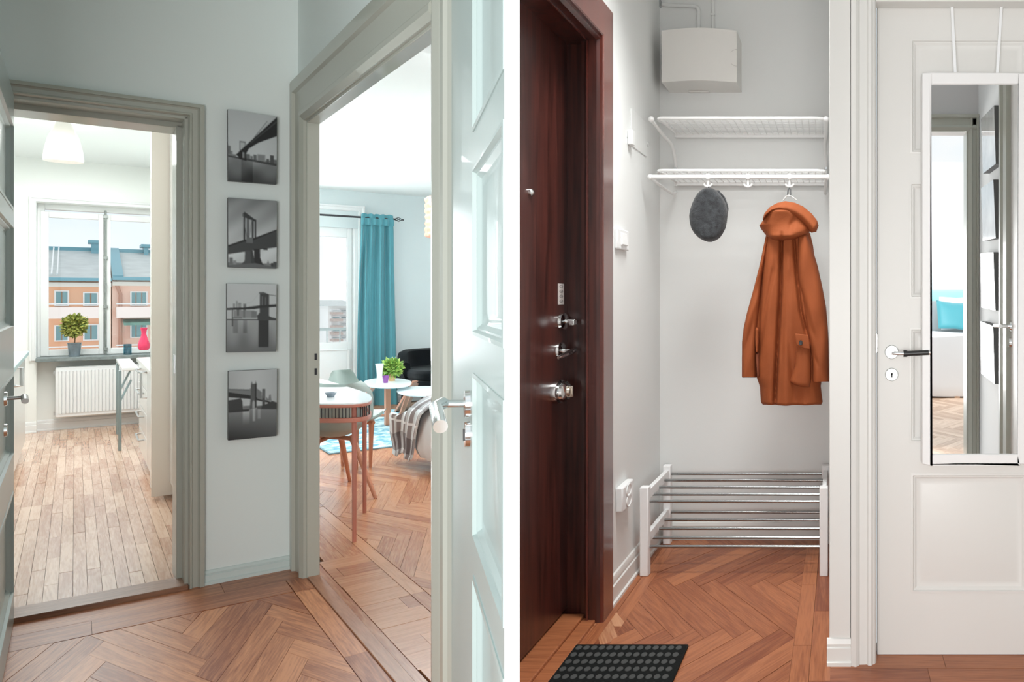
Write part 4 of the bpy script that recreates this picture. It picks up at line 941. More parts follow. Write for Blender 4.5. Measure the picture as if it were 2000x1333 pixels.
shell_chair('shell_chair', 'sage green shell chair tucked under the near side of the dining table', ((fa.x + fb_.x) / 2 - .10, (fa.y + fb_.y) / 2 + .02), math.pi * .5 - math.pi / 2 + math.pi, .405, 1.0, .80)
q = hit(696, 752, 1, 3.1)
shell_chair('shell_chair', 'sage green shell chair with its back showing beyond the dining table', (hit(696, 870, 1, 2.25).x, 2.25), .25, .370, .82, .60, .10)
# armchair -----------------------------------------------------------------
VEL = mat('black_velvet', (.004, .006, .008), .85, sheen=.04, spec=.2, bump=.1, bscale=60, var=.4, vscale=6)
ab = 5.15; p0_ = hit(783, 720, 1, ab); p1_ = hit(942, 720, 1, ab); acx = (p0_.x + p1_.x) / 2; aw = (p1_.x - p0_.x) / 2
zt_ = hit(850, 685, 1, ab + .3).z; zsb = hit(820, 739, 1, ab - .2).z; zarm = hit(786, 712, 1, ab).z
ac = thing('armchair', 'black velvet tub armchair in the corner beyond the coffee tables', 'armchair', (acx, ab, 0))
def tub(u, v, off=0):
    t = math.pi * (1.06 * u - .03); c = math.cos(t); s = math.sin(t)
    top = zarm + (zt_ - zarm) * sm(s * 1.5) ; top = top if s > 0 else zarm
    z = zsb - .02 + (top - zsb + .02) * v; fl = 1 - .10 * (1 - v) + .02 * math.sin(math.pi * v)
    return (acx - (aw - off) * fl * c, ab + .05 + (.52 - off) * fl * s, z + (-.0 if v < 1 else 0))
mb = MB(); nu, nv = 40, 8; A = [[tub(i / nu, j / nv) for i in range(nu + 1)] for j in range(nv + 1)]; B = [[tub(i / nu, j / nv, .09) for i in range(nu + 1)] for j in range(nv, -1, -1)]
rows = A + [[tuple((Vector(tub(i / nu, 1)) + Vector(tub(i / nu, 1, .09))) / 2 + Vector((0, 0, .02))) for i in range(nu + 1)]] + B; m_ = len(rows)
vs = [p for r in rows for p in r]; w_ = nu + 1; fs = [(j * w_ + i, j * w_ + i + 1, (j + 1) % m_ * w_ + i + 1, (j + 1) % m_ * w_ + i) for j in range(m_) for i in range(nu)]
fs += [tuple(j * w_ for j in range(m_)), tuple(j * w_ + nu for j in range(m_ - 1, -1, -1))]; mb.add(vs, fs)
part('backrest', mb, VEL, ac, smooth=50)
part('seat_cushion', MB().prism(round_rect(acx - aw * .86, acx + aw * .86, ab - .42, ab + .45, .15), zsb - .02, zsb + .085), VEL, ac, .03)
part('seat_base', MB().prism(round_rect(acx - aw * .93, acx + aw * .93, ab - .40, ab + .48, .15), zsb - .09, zsb - .018), VEL, ac, .01)
for x in (-.7, .7):
    for y in (-.32, .35): part('leg', MB().tube([(acx + aw * x * 1.08, ab + y * 1.1, 0.001), (acx + aw * x, ab + y, zsb - .08)], .012, 10, rr=[.008, .014]), DARKM, ac)
# bed with throw -------------------------------------------------------------
bA = hit(806, 886, 2, .085); bedx = bA.x; byf = bA.y; 
zb0, zb1 = .085, .50; R1 = .16
def prof(z0, z1, r):      # cross-section across the near edge, from bottom to the middle of the bed
    P = [(0, z0), (-.02, z0 + .06), (-.015, z1 - r)]
    for k in range(1, 7): a = R_(90 * k / 6); P.append((r - r * math.cos(a) - .015 * (1 - k / 6), z1 - r + r * math.sin(a)))
    P.append((1.5, z1 + .01)); P.append((1.5, z0)); return P
bed = thing('bed', 'low bed with a pale grey cover at the right of the living room view', 'bed', (bedx + .5, byf - .8, 0))
BEDM = mat('bed_cover', (.70, .72, .73), .85, bump=.25, bscale=7)
ys = [byf - 1.25 + 1.25 * i / 24 for i in range(25)]
mb = MB(); P = prof(zb0, zb1, R1); n = len(P); vs = []; fs = []
for i, y in enumerate(ys):
    e = max(0, (y - (byf - .16)) / .16); sq = math.sqrt(max(0, 1 - min(1, e) ** 2)) if e > 0 else 1
    wv = .008 * math.sin(i * 2.1)
    vs += [(min(bedx + p[0] + wv * (p[1] < .3) + .10 * (1 - sq), cut_x(y) - .05), y, zb0 + (p[1] - zb0) * (.62 + .38 * sq)) for p in P]
for i in range(len(ys) - 1):
    for k in range(n): l = (k + 1) % n; fs.append((i * n + k, i * n + l, (i + 1) * n + l, (i + 1) * n + k))
fs += [tuple(range(n))[::-1], tuple(range((len(ys) - 1) * n, len(ys) * n))]; mb.add(vs, fs)
part('mattress', mb, BEDM, bed, smooth=50)
part('bed_frame', MB().box(bedx + .08, bedx + .20, byf - 1.1, byf - .15, .03, .10), DARKM, bed)
for x in (bedx + .14,):
    for y in (byf - 1.05, byf - .25): part('leg', MB().box(x - .03, x + .03, y - .03, y + .03, 0, .035), DARKM, bed)
# plaid
pm_, n, b, N, LK = nodes('plaid')
uv = N('ShaderNodeUVMap'); sp = N('ShaderNodeSeparateXYZ'); LK(uv.outputs[0], sp.inputs[0])
def band(src, freq, lo, hi):
    m1 = N('ShaderNodeMath'); m1.operation = 'MULTIPLY'; m1.inputs[1].default_value = freq; LK(src, m1.inputs[0])
    m2 = N('ShaderNodeMath'); m2.operation = 'FRACT'; LK(m1.outputs[0], m2.inputs[0])
    r = N('ShaderNodeValToRGB'); r.color_ramp.interpolation = 'CONSTANT'; e = r.color_ramp.elements
    e[0].position = 0; e[0].color = (0, 0, 0, 1); e[1].position = lo; e[1].color = (1, 1, 1, 1); x = e.new(hi); x.color = (0, 0, 0, 1); LK(m2.outputs[0], r.inputs[0]); return r.outputs[0]
def mixc(f, a, c):
    m1 = N('ShaderNodeMix'); m1.data_type = 'RGBA'; LK(f, m1.inputs[0])
    (LK(a, m1.inputs[6]) if not isinstance(a, tuple) else setattr(m1.inputs[6], 'default_value', (*a, 1))); m1.inputs[7].default_value = (*c, 1); return m1.outputs[2]
half = N('ShaderNodeMath'); 
c = mixc(band(sp.outputs[0], 5, .1, .45), (.66, .74, .77), (.26, .235, .24))
ad = N('ShaderNodeMix'); ad.data_type = 'RGBA'; ad.blend_type = 'MULTIPLY'; ad.inputs[0].default_value = .85; LK(c, ad.inputs[6])
c2 = mixc(band(sp.outputs[1], 4, .1, .45), (1, 1, 1), (.36, .33, .34)); LK(c2, ad.inputs[7]); c = ad.outputs[2]
c = mixc(band(sp.outputs[0], 5, .70, .76), c, (.78, .84, .86)); c = mixc(band(sp.outputs[1], 4, .70, .76), c, (.80, .84, .86)); c = mixc(band(sp.outputs[0], 10, .02, .05), c, (.30, .26, .27))
LK(c, b.inputs['Base Color']); b.inputs['Roughness'].default_value = .95; b.inputs['Sheen Weight'].default_value = .3
arc = []   # (x offset, z) from floor hem up and over
hang = [(-.034, .070), (-.026, .088), (-.022, .12), (-.020, .16), (-.020, .23), (-.024, zb1 - R1)] + [(R1 - (R1 + .035) * math.cos(R_(a)), zb1 - R1 + (R1 + .028) * math.sin(R_(a))) for a in (20, 40, 60, 80)] + [(.25, zb1 + .035), (.5, zb1 + .03), (.9, zb1 + .028)]
L_ = [0]
for a, b2 in zip(hang, hang[1:]): L_.append(L_[-1] + math.dist(a, b2))
nb = 44; ns = 50
tabh = [(L_[i] / L_[-1],) + hang[i] for i in range(len(hang))]
def throw(u, v):           # u along the bed, v over the edge
    x, z = lerp(tabh, v)
    w0 = lerp([(0, -.14), (.12, -.20), (.25, -.34), (.4, -.55), (.6, -.80), (1, -1.0)], v)[0]; w1 = lerp([(0, .22), (.1, .36), (.2, .38), (.3, .30), (.45, .12), (.6, .02), (1, -.02)], v)[0]
    y = byf - .02 + w0 + (w1 - w0) * u
    hg = 1 - sm((v - .22) / .25)
    pleat = (.016 * math.sin(u * 15 + 3 * v) + .007 * math.sin(u * 31 + 1)) * hg
    e = max(0, (y - (byf - .16)) / .2); dz = 0
    if e > 0: dz = -min(.34, .17 * e * e) * sm((v - .18) / .3)
    sway = .03 * max(0, u - .45) * hg                                   # the loose far corner swings out and lies on the floor
    zz2 = z + dz + (.008 * math.sin(u * 22 + v * 5) if v > .4 else 0)
    if v < .14: zz2 = max(.05, zz2 - .02 * math.sin(u * 9))
    return (min(bedx + x - abs(pleat) - .012 - sway + .05 * min(1, e) * (1 - hg), cut_x(y) - .06), y, max(.03, zz2))
mb = MB().grid(throw, nb, ns, (-.004, 0, .006)); th_ = thing('throw_blanket', 'grey and white plaid throw blanket draped over the bed corner', 'blanket', (bedx, byf - .3, .01))
tho = part('fabric', mb, pm_, th_, smooth=60)
me = tho.data; uvl = me.uv_layers.new(name='UVMap'); kd = {}
for j in range(ns + 1):
    for i in range(nb + 1):
        p = Vector(throw(i / nb, j / ns)) - Vector(BASE[tho.name])
        for off in (Vector((0, 0, 0)), Vector((-.004, 0, .006))): r_ = p + off; kd[(round(r_.x, 4), round(r_.y, 4), round(r_.z, 4))] = (i / nb, j / ns)
for lp in me.loops:
    co = me.vertices[lp.vertex_index].co; uvl.data[lp.index].uv = kd.get((round(co.x, 4), round(co.y, 4), round(co.z, 4)), (0, 0))
# ============================================================ FOUR BRIDGE PRINTS (flat print: one colour per tiny facet)
use(FLF)
def inpoly(U, V, P):
    r = np.zeros(U.shape, bool); n = len(P)
    for i in range(n):
        (x1_, y1_), (x2_, y2_) = P[i], P[(i + 1) % n]
        if y1_ == y2_: continue
        c_ = ((y1_ > V) != (y2_ > V)) & (U < (x2_ - x1_) * (V - y1_) / (y2_ - y1_) + x1_); r ^= c_
    return r
def ln(x1_, y1_, x2_, y2_, w):
    d = math.hypot(x2_ - x1_, y2_ - y1_); nx, ny = -(y2_ - y1_) / d * w / 2, (x2_ - x1_) / d * w / 2
    return [(x1_ + nx, y1_ + ny), (x2_ + nx, y2_ + ny), (x2_ - nx, y2_ - ny), (x1_ - nx, y1_ - ny)]
def rc(a, b, c, d): return [(a, c), (b, c), (b, d), (a, d)]
def P1(U, V):
    g = .66 + .10 * V - .10 * np.maximum(0, U - .7); prims = []
    g = np.where(V > .66, .50 - .30 * (V - .66) / .34 + .06 * np.sin(U * 9) * np.cos(V * 14), g)
    g = np.where((V > .66) & (np.abs(U - .38) < .12), g - .10, g)
    for q, v in [(rc(0, .05, .51, .64), .36), (rc(.05, .09, .58, .64), .45), (rc(.0, .16, .625, .66), .42), (rc(.36, .44, .60, .69), .33), (rc(.45, .50, .62, .69), .38), (rc(.51, .58, .60, .69), .34), (rc(.59, .76, .585, .70), .50), (rc(.61, .74, .60, .68), .44), (rc(.78, .84, .64, .71), .28), (rc(.86, .94, .58, .71), .24), (rc(.94, 1, .64, .72), .34),
                 ([(0, .645), (.3, .66), (1, .70), (1, .735), (.3, .685), (0, .665)], .20),
                 (ln(.53, .35, .80, .09, .010), .30), (ln(.77, .20, .92, .08, .010), .35), (ln(.60, .30, .84, .10, .004), .5),
                 (rc(.225, .25, .43, .64), .42), (rc(.33, .355, .43, .60), .42), (rc(.225, .355, .425, .445), .40), (rc(.27, .285, .45, .60), .5), (rc(.30, .315, .45, .60), .5),
                 ([(.15, .63), (.30, .52), (.62, .29), (1.0, .005), (1.0, .29), (.62, .42), (.42, .52), (.36, .60), (.37, .70), (.22, .68), (.20, .645)], .10), ([(.45, .43), (1, .06), (1, .09), (.45, .45)], .20),
                 (rc(.285, .325, .58, .66), .46), (rc(.335, .345, .58, .66), .2)]: g = np.where(inpoly(U, V, q), v, g)
    return g
def P2(U, V):
    g = .40 + .45 * np.clip(V * 1.0, 0, .75) + .07 * np.sin(U * 5 + V * 9) ** 2; g = np.where(V > .93, .42, g)
    for q, v in [(rc(.02, .09, .86, .96), .38), (rc(.10, .16, .90, .96), .50), ([(.78, .95), (.82, .88), (.86, .95)], .45), (rc(.88, 1, .92, 1), .2), (rc(.93, 1, .90, 1), .25),
                 (rc(.305, .345, .22, .63), .18), (rc(.375, .42, .25, .60), .30), (rc(.475, .515, .28, .58), .20), (rc(.535, .570, .29, .58), .22), ([(.29, .22), (.33, .19), (.56, .30), (.57, .33), (.29, .26)], .18), (ln(.30, .22, .38, .60, .012), .35), (ln(.48, .30, .42, .58, .010), .4),
                 ([(0, .685), (.3, .60), (.5, .57), (1, .42), (1, .685), (.70, .72), (.33, .77), (0, .815)], .22), ([(0, .685), (.3, .60), (.5, .57), (1, .42), (1, .44), (.5, .60), (.3, .63), (0, .71)], .13), (rc(.36, .50, .56, .64), .35),
                 ([(.34, .75), (.485, .75), (.49, .85), (.53, .95), (.24, .965), (.33, .90)], .26), ([(.52, .72), (.65, .72), (.655, .85), (.70, .93), (.80, 1), (.52, 1), (.53, .88)], .14), ([(.45, .75), (.50, .75), (.535, .9), (.56, .98), (.47, .96)], .20), (rc(.72, .81, .71, .73), .10), ([(.28, .95), (.55, .93), (1, .985), (1, 1), (.0, 1), (.0, .975)], .34)]: g = np.where(inpoly(U, V, q), v, g)
    return g
def P3(U, V):
    g = .74 - .05 * V + 0 * U; w = V > .53
    g = np.where(w, .60 - .50 * (V - .53) + .05 * np.sin(U * 14) * np.cos(V * 8), g)
    g = np.where(w & (np.abs(U - .74) < .105) & (V < .93), .17, g); g = np.where(w & (np.abs(U - .17) < .05) & (V < .72), g - .12, g); g = np.where(w & (np.abs(U - .36) < .04) & (V < .72), g - .12, g)
    for q, v in [(rc(.12, .16, .29, .36), .48), (rc(.18, .21, .25, .5), .52), (rc(.22, .28, .28, .5), .50), (rc(.32, .38, .29, .5), .42), (rc(.13, .55, .39, .50), .50), (rc(.20, .24, .38, .47), .34), (rc(.32, .36, .38, .50), .40), (rc(.49, .60, .40, .50), .42),
                 (ln(.79, .15, 1.0, .17, .010), .35), (ln(.65, .13, .50, .26, .004), .62), (ln(.50, .26, .2, .33, .004), .64),
                 ([(.655, .125), (.74, .12), (.85, .15), (.85, .47), (.90, .49), (1, .505), (1, .535), (.62, .535), (.60, .47), (.655, .42)], .22), (rc(.70, .72, .18, .34), .40), (rc(.765, .78, .19, .34), .40), ([(.64, .12), (.74, .115), (.76, .14), (.64, .14)], .30),
                 ([(0, .355), (.35, .345), (.65, .315), (1, .295), (1, .335), (.7, .35), (.55, .37), (0, .385)], .17), (rc(.10, .12, .37, .62), .20), (rc(0, 1, .515, .532), .22), (rc(.12, .3, .495, .505), .3)]: g = np.where(inpoly(U, V, q), v, g)
    return g
def P4(U, V):
    g = .66 + .06 * np.sin(3 * U) - .04 * np.abs(U - .5) + 0 * V; w = V > .57
    g = np.where(w, .46 - .68 * (V - .57) + .16 * (U - .3) * (V - .57) * 4 * .5, g); g = np.where(w & (np.abs(U - .36) < .07) & (V < .8), g + .25 * (.8 - V) / .23, g); g = np.where(w & (np.abs(U - .52) < .025) & (V < .75), g + .2, g); g = np.where(w & (np.abs(U - .63) < .03) & (V < .72), g + .12, g)
    for q, v in [([(0, .42), (.15, .41), (.25, .40), (.28, .44), (.30, .58), (0, .59)], .20), (rc(.30, .44, .515, .58), .40),
                 ([(0, .255), (.40, .29), (.47, .25), (.47, .40), (0, .36)], .42), ([(0, .30), (.45, .37), (.97, .51), (1, .51), (1, .57), (.8, .49), (.44, .42), (0, .375)], .14), (ln(0, .26, .42, .285, .012), .24),
                 ([(.455, .20), (.475, .155), (.485, .20), (.545, .20), (.555, .15), (.57, .20), (.575, .56), (.43, .57), (.45, .38)], .30), (rc(.545, .575, .20, .56), .14), ([(.49, .56), (.49, .47), (.515, .44), (.54, .47), (.54, .56)], .60),
                 ([(.58, .27), (.68, .33), (.69, .45), (.58, .42)], .40), (rc(.69, .755, .285, .56), .25), (rc(.71, .735, .30, .42), .38), ([(.77, .40), (.82, .44), (.84, .38), (.87, .37), (.89, .47), (.77, .46)], .42), ([(.82, .50), (.9, .47), (1, .50), (1, .60), (.6, .575), (.6, .55)], .20), (rc(.58, .68, .53, .575), .3), (rc(0, .42, .565, .60), .18)]: g = np.where(inpoly(U, V, q), v, g)
    return g
pm_, n, b, N, LK = nodes('photo_print'); at = N('ShaderNodeVertexColor'); at.layer_name = 'print'; LK(at.outputs[0], b.inputs['Base Color']); b.inputs['Roughness'].default_value = .45; b.inputs['Specular IOR Level'].default_value = .3
CANV = mat('canvas_edge', (.10, .10, .10), .6)
def print_face(name, fn, parent, corner, NU=84, NV=124, flipu=False):
    """corner(u, v) -> point, v downwards"""
    U, V = np.meshgrid((np.arange(NU) + .5) / NU, (np.arange(NV) + .5) / NV); g = fn(U, V); K = 3; acc = 0
    for dx in (-.33, 0, .33):
        for dy in (-.33, 0, .33): acc = acc + fn(U + dx / NU, V + dy / NV)
    g = np.clip(acc / 9, .02, .95) ** 1.9 * 1.05
    vs = [corner(i / NU, j / NV) for j in range(NV + 1) for i in range(NU + 1)]; w = NU + 1
    fs = [(j * w + i, j * w + i + 1, (j + 1) * w + i + 1, (j + 1) * w + i) for j in range(NV) for i in range(NU)]
    o = part(name, MB().add(vs, fs), pm_, parent); me = o.data; ca = me.color_attributes.new('print', 'FLOAT_COLOR', 'POINT')
    me_v = np.empty(len(me.vertices) * 3); me.vertices.foreach_get('co', me_v); 
    G = np.pad(g, ((0, 1), (0, 1)), mode='edge'); G = (G + np.roll(G, 1, 0) + np.roll(G, 1, 1) + np.roll(np.roll(G, 1, 0), 1, 1)) / 4; G[0, :] = G[1, :]; G[:, 0] = G[:, 1]
    cols = np.stack([G * .93, G * 1.0, G * 1.02, np.ones_like(G)], -1).reshape(-1, 4)
    if len(cols) == len(me.vertices): ca.data.foreach_set('color', cols.ravel().astype(np.float32))
    return o
PIC = [((445, 213), (541, 228), (446, 353), (540, 360), P1, 'canvas print of a dark bridge deck rising over water, topmost of four on the wall'),
       ((445.5, 386), (541, 393), (446, 522), (540, 525), P2, 'canvas print of a tall bridge pier seen from below, second from top'),
       ((443.5, 554), (540, 556), (443, 689), (539, 687), P3, 'canvas print of a stone bridge tower mirrored in calm water, third from top'),
       ((446.5, 726), (541, 721.5), (446, 861), (540, 852), P4, 'canvas print of a long truss bridge with pinnacles, lowest of four on the wall')]
T_ = .034
for (tl, tr, bl_, br_, fn, lab) in PIC:
    A, B, C_, D = [hit(p[0], p[1], 1, -T_) for p in (tl, tr, bl_, br_)]
    base = ((A.x + B.x) / 2, 0, min(C_.z, D.z)); t = thing('canvas_print', lab, 'picture', base, 'black and white bridge prints beside the kitchen door')
    def cn(u, v): q = A.lerp(B, u).lerp(C_.lerp(D, u), v); return (q.x, -T_, q.z)
    print_face('print', fn, t, cn)
    v = [cn(0, 0), cn(1, 0), cn(1, 1), cn(0, 1)]; vv = v + [(p[0], -.002, p[2]) for p in v]
    part('stretcher_edge', MB().add([(p[0], p[1] + .0006, p[2]) for p in v] + vv[4:], [(0, 1, 2, 3), (4, 7, 6, 5), (0, 4, 5, 1), (1, 5, 6, 2), (2, 6, 7, 3), (3, 7, 4, 0)]), CANV, t)
# ============================================================ RIGHT HALL OBJECTS
use(FR_)
def P(px, py, Y): q = hit(px, py, 1, Y); return q
def rx(v, rad): return rad
def smooth_path(pts, n=6):
    pts = [Vector(p) for p in pts]; out = []
    for i in range(len(pts) - 1):
        p0 = pts[max(i - 1, 0)]; p1 = pts[i]; p2 = pts[i + 1]; p3 = pts[min(i + 2, len(pts) - 1)]
        for k in range(n):
            t = k / n; out.append(.5 * ((2 * p1) + (-p0 + p2) * t + (2 * p0 - 5 * p1 + 4 * p2 - p3) * t * t + (-p0 + 3 * p1 - 3 * p2 + p3) * t ** 3))
    return out + [pts[-1]]
# --- door hardware (parts of the dark door)
def onx(px, py, X): return hit(px, py, 0, X)
p = onx(1098, 628, XD)
part('rose', MB().lathe(tuple(p), [(.001, .016), (.020, .016), (.030, .010), (.032, 0), (.001, -.002)], 28, sx=1.5, axis=0), CHROME, dd)
h = part('thumb_turn', MB().tube([p, p + Vector((.050, 0, 0))], .009, 14), CHROME, dd)
q = p + Vector((.044, -.002, -.002)); part('turn_lever', MB().box(q.x - .006, q.x + .014, q.y - .040, q.y + .006, q.z - .012, q.z + .008), CHROME, h, .003)
p = onx(1094, 686, XD)
part('rose', MB().lathe(tuple(p + Vector((0, 0, .003))), [(.001, .012), (.024, .012), (.030, .007), (.031, 0), (.001, -.002)], 28, sx=1.5, axis=0), CHROME, dd)
h = part('door_handle', MB().tube([p, p + Vector((.050, 0, 0))], .0085, 14).tube([p + Vector((.044, .035, .010)), p + Vector((.050, 0, .002)), p + Vector((.050, -.09, -.008)), p + Vector((.046, -.15, -.014))], .009, 12, rr=[.006, .010, .0095, .005]), CHROME, dd)
p = onx(1086, 765, XD)
h = part('round_lock', MB().lathe(tuple(p), [(.001, .046), (.026, .046), (.036, .038), (.038, .028), (.034, .022), (.042, .018), (.044, .004), (.044, 0), (.001, -.002)], 32, sx=1.5, axis=0), CHROME, dd)
q = p + Vector((.046, 0, 0)); part('turn_piece', MB().lathe(tuple(q), [(.001, .012), (.016, .010), (.018, 0), (.001, 0)], 20, sx=1.5, axis=0).box(q.x, q.x + .016, q.y - .006, q.y + .006, q.z - .020, q.z + .020), mat('brushed_lock', (.62, .55, .47), .3, 1), h, .002)
a, b_ = onx(1089.5, 554, XD), onx(1101, 595, XD)
stk = part('sticker', MB().box(XD, XD + .0012, a.y, b_.y, b_.z, a.z), mat('sticker_pale', (.72, .66, .63), .5), dd)
mb = MB(); w = (b_.y - a.y); hgt = a.z - b_.z
for k in range(4):
    zc_ = a.z - hgt * (.14 + .235 * k)
    vs = []; n = 18
    for i in range(n): t = 2 * math.pi * i / n; vs.append((XD + .0016, (a.y + b_.y) / 2 + w * .30 * math.cos(t), zc_ + hgt * .075 * math.sin(t)))
    for i in range(n): t = 2 * math.pi * i / n; vs.append((XD + .0016, (a.y + b_.y) / 2 + w * .21 * math.cos(t), zc_ + hgt * .052 * math.sin(t)))
    mb.add(vs, [(i, (i + 1) % n, n + (i + 1) % n, n + i) for i in range(n)])
    if k: mb.box(XD + .0013, XD + .0017, (a.y + b_.y) / 2 - w * .12, (a.y + b_.y) / 2 + w * .12, zc_ - hgt * .008, zc_ + hgt * .008)
part('sticker_print', mb, mat('print_grey', (.16, .13, .13), .6), stk)
# --- left wall fittings
def wall_plate(x0, x1, y0, y1): A, B = onx(x0, (y0 + y1) / 2, XW), onx(x1, (y0 + y1) / 2, XW); return A.y, B.y
ya, yb = onx(1200, 470, XW).y, onx(1222, 470, XW).y; zt, zb = onx(1202, 446, XW).z, onx(1202, 486, XW).z
sw = thing('light_switch', 'white rocker light switch beside the dark door casing', 'switch', (XW, (ya + yb) / 2, zb))
part('plate', MB().box(XW, XW + .014, ya, yb, zb, zt), WHITE, sw, .004)
part('rocker', MB().xprism([(XW + .014, zb + .016), (XW + .022, zb + .020), (XW + .016, zt - .016), (XW + .014, zt - .014)], 1, ya + .045, yb - .04), WHITE, sw, .001)
ya, yb = onx(1202, 975, XW).y, onx(1224, 960, XW).y; zt, zb = onx(1204, 952, XW).z, onx(1204, 1000, XW).z
so = thing('wall_socket', 'white double power socket low on the side wall', 'socket', (XW, (ya + yb) / 2, zb))
part('plate', MB().box(XW, XW + .030, ya, yb, zb, zt), WHITE, so, .006)
for zc_ in (zb + (zt - zb) * .29, zb + (zt - zb) * .72):
    o_ = part('outlet', MB().lathe((XW + .030, (ya + yb) / 2, zc_), [(.019, -.001), (.022, .002), (.024, .004), (.026, .001)], 24, sx=1.5, axis=0), WHITE, so)
    part('pin_holes', MB().lathe((XW + .0302, (ya + yb) / 2, zc_), [(.001, .0005), (.018, .0005)], 20, sx=1.5, axis=0), mat('socket_well', (.55, .55, .54), .6), o_)
    for dy in (-.012, .012): part('pin_hole', MB().lathe((XW + .0309, (ya + yb) / 2 + dy, zc_), [(.0003, 0), (.003, .0)], 8, axis=0), BLACK, o_)
pa, pb = onx(1228.5, 262, XW), onx(1228.5, 285, XW); y2 = onx(1241, 262, XW).y; z1_, z2_ = onx(1226, 240, XW).z, onx(1226, 283, XW).z
hk = thing('wall_box', 'small painted-over white junction box with a cable on the side wall', 'wall box', (XW, pa.y, z2_))
part('box', MB().box(XW, XW + .022, pa.y - .03, pa.y + .02, z2_, z1_ - .03), WALL_R, hk, .004)
part('cover_plate', MB().box(XW, XW + .004, pa.y + .02, onx(1262, 262, XW).y, onx(1262, 307, XW).z, onx(1262, 240, XW).z - .0), WALL_R, hk, .003)
part('screw', MB().lathe(tuple(onx(1225, 269, XW + .023)), [(.001, .002), (.004, .002), (.004, 0)], 10, axis=0), STEEL, hk)
part('screw', MB().lathe(tuple(onx(1265, 282, XW + .002)), [(.001, .006), (.010, .005), (.011, 0)], 12, axis=0), WALL_R, hk)
# --- cabinet box and conduits
EY = 3.797
e0_, e1_ = P(1292, 161, EY), P(1439, 161, EY); ez = P(1292, 60, EY).z
eb = thing('fuse_cabinet', 'white metal fuse cabinet high on the back wall', 'fuse box', ((e0_.x + e1_.x) / 2, YB, e0_.z))
OFFW = mat('offwhite_enamel', (.72, .705, .675), .45)
n = 24; fr_ = []
mb = MB(); vs = []; fs = []
for k, (y, oz) in enumerate(((EY, 0), (EY + .012, 0), (YB, 0))):
    for i in range(n + 1):
        u = i / n; x = e0_.x + (e1_.x - e0_.x) * u; bow = .010 * math.sin(math.pi * u)
        vs.append((x, y - bow * (k < 2), ez + bow * 1.1 * (k < 2))); vs.append((x, y - bow * (k < 2), e0_.z + bow * .7 * (k < 2)))
w_ = 2 * (n + 1)
for k in range(2):
    for i in range(n):
        a, c = k * w_ + 2 * i, (k + 1) * w_ + 2 * i; fs += [(a, a + 2, c + 2, c), (a + 1, c + 1, c + 3, a + 3)]
    a, c = k * w_, (k + 1) * w_; fs += [(a, c, c + 1, a + 1), (a + 2 * n, a + 2 * n + 1, c + 2 * n + 1, c + 2 * n)]
for i in range(n): fs += [(2 * i, 2 * i + 1, 2 * i + 3, 2 * i + 2), (2 * w_ + 2 * i, 2 * w_ + 2 * i + 2, 2 * w_ + 2 * i + 3, 2 * w_ + 2 * i + 1)]
part('body', mb.add(vs, fs), OFFW, eb, smooth=30)
mb = MB(); cc = P(1440, 113, EY); pts = [(cc.x - .040 * math.sin(R_(t)), EY - .0015, cc.z + .040 * math.cos(R_(t))) for t in range(0, 181, 10)]
part('finger_pull', mb.tube(pts, .0012, 5), mat('seam_grey', (.50, .48, .46), .6), eb)
part('bottom_flange', MB().box(P(1345, 181, YB - .03).x, P(1385, 181, YB - .03).x, YB - .035, YB - .012, e0_.z - .006, e0_.z), OFFW, eb, .001)
cd = thing('conduit', 'white surface conduit turning down into the fuse cabinet', 'conduit', (P(1365, 30, YB).x, YB, ez), 'conduits above the fuse cabinet')
zc_ = P(1330, 14, YB).z
part('pipe', MB().tube(smooth_path([(XW + .012, YB - .012, zc_ + .012), (P(1310, 14, YB).x, YB - .012, zc_ + .005), (P(1355, 14, YB).x, YB - .012, zc_), (P(1365, 20, YB).x, YB - .012, zc_ - .02), (P(1365, 40, YB).x, YB - .012, zc_ - .06), (P(1365, 60, YB).x, YB - .012, ez - .01)], 5), .010, 10), WALL_R, cd)
part('clip', MB().box(P(1284, 8, YB).x, P(1292, 8, YB).x, YB - .026, YB, zc_ - .005, zc_ + .03), STEEL, cd, .002)
cd = thing('conduit', 'straight white conduit running up from the fuse cabinet to the ceiling', 'conduit', (P(1393, 30, YB).x, YB, ez), 'conduits above the fuse cabinet')
part('pipe', MB().tube([(P(1393, 60, YB).x, YB - .010, ez - .01), (P(1393, 60, YB).x, YB - .010, HR)], .0085, 10), WALL_R, cd)
part('clip', MB().box(P(1389, 8, YB).x, P(1397, 8, YB).x, YB - .021, YB, P(1393, 28, YB).z - .012, P(1393, 28, YB).z), WALL_R, cd, .002)
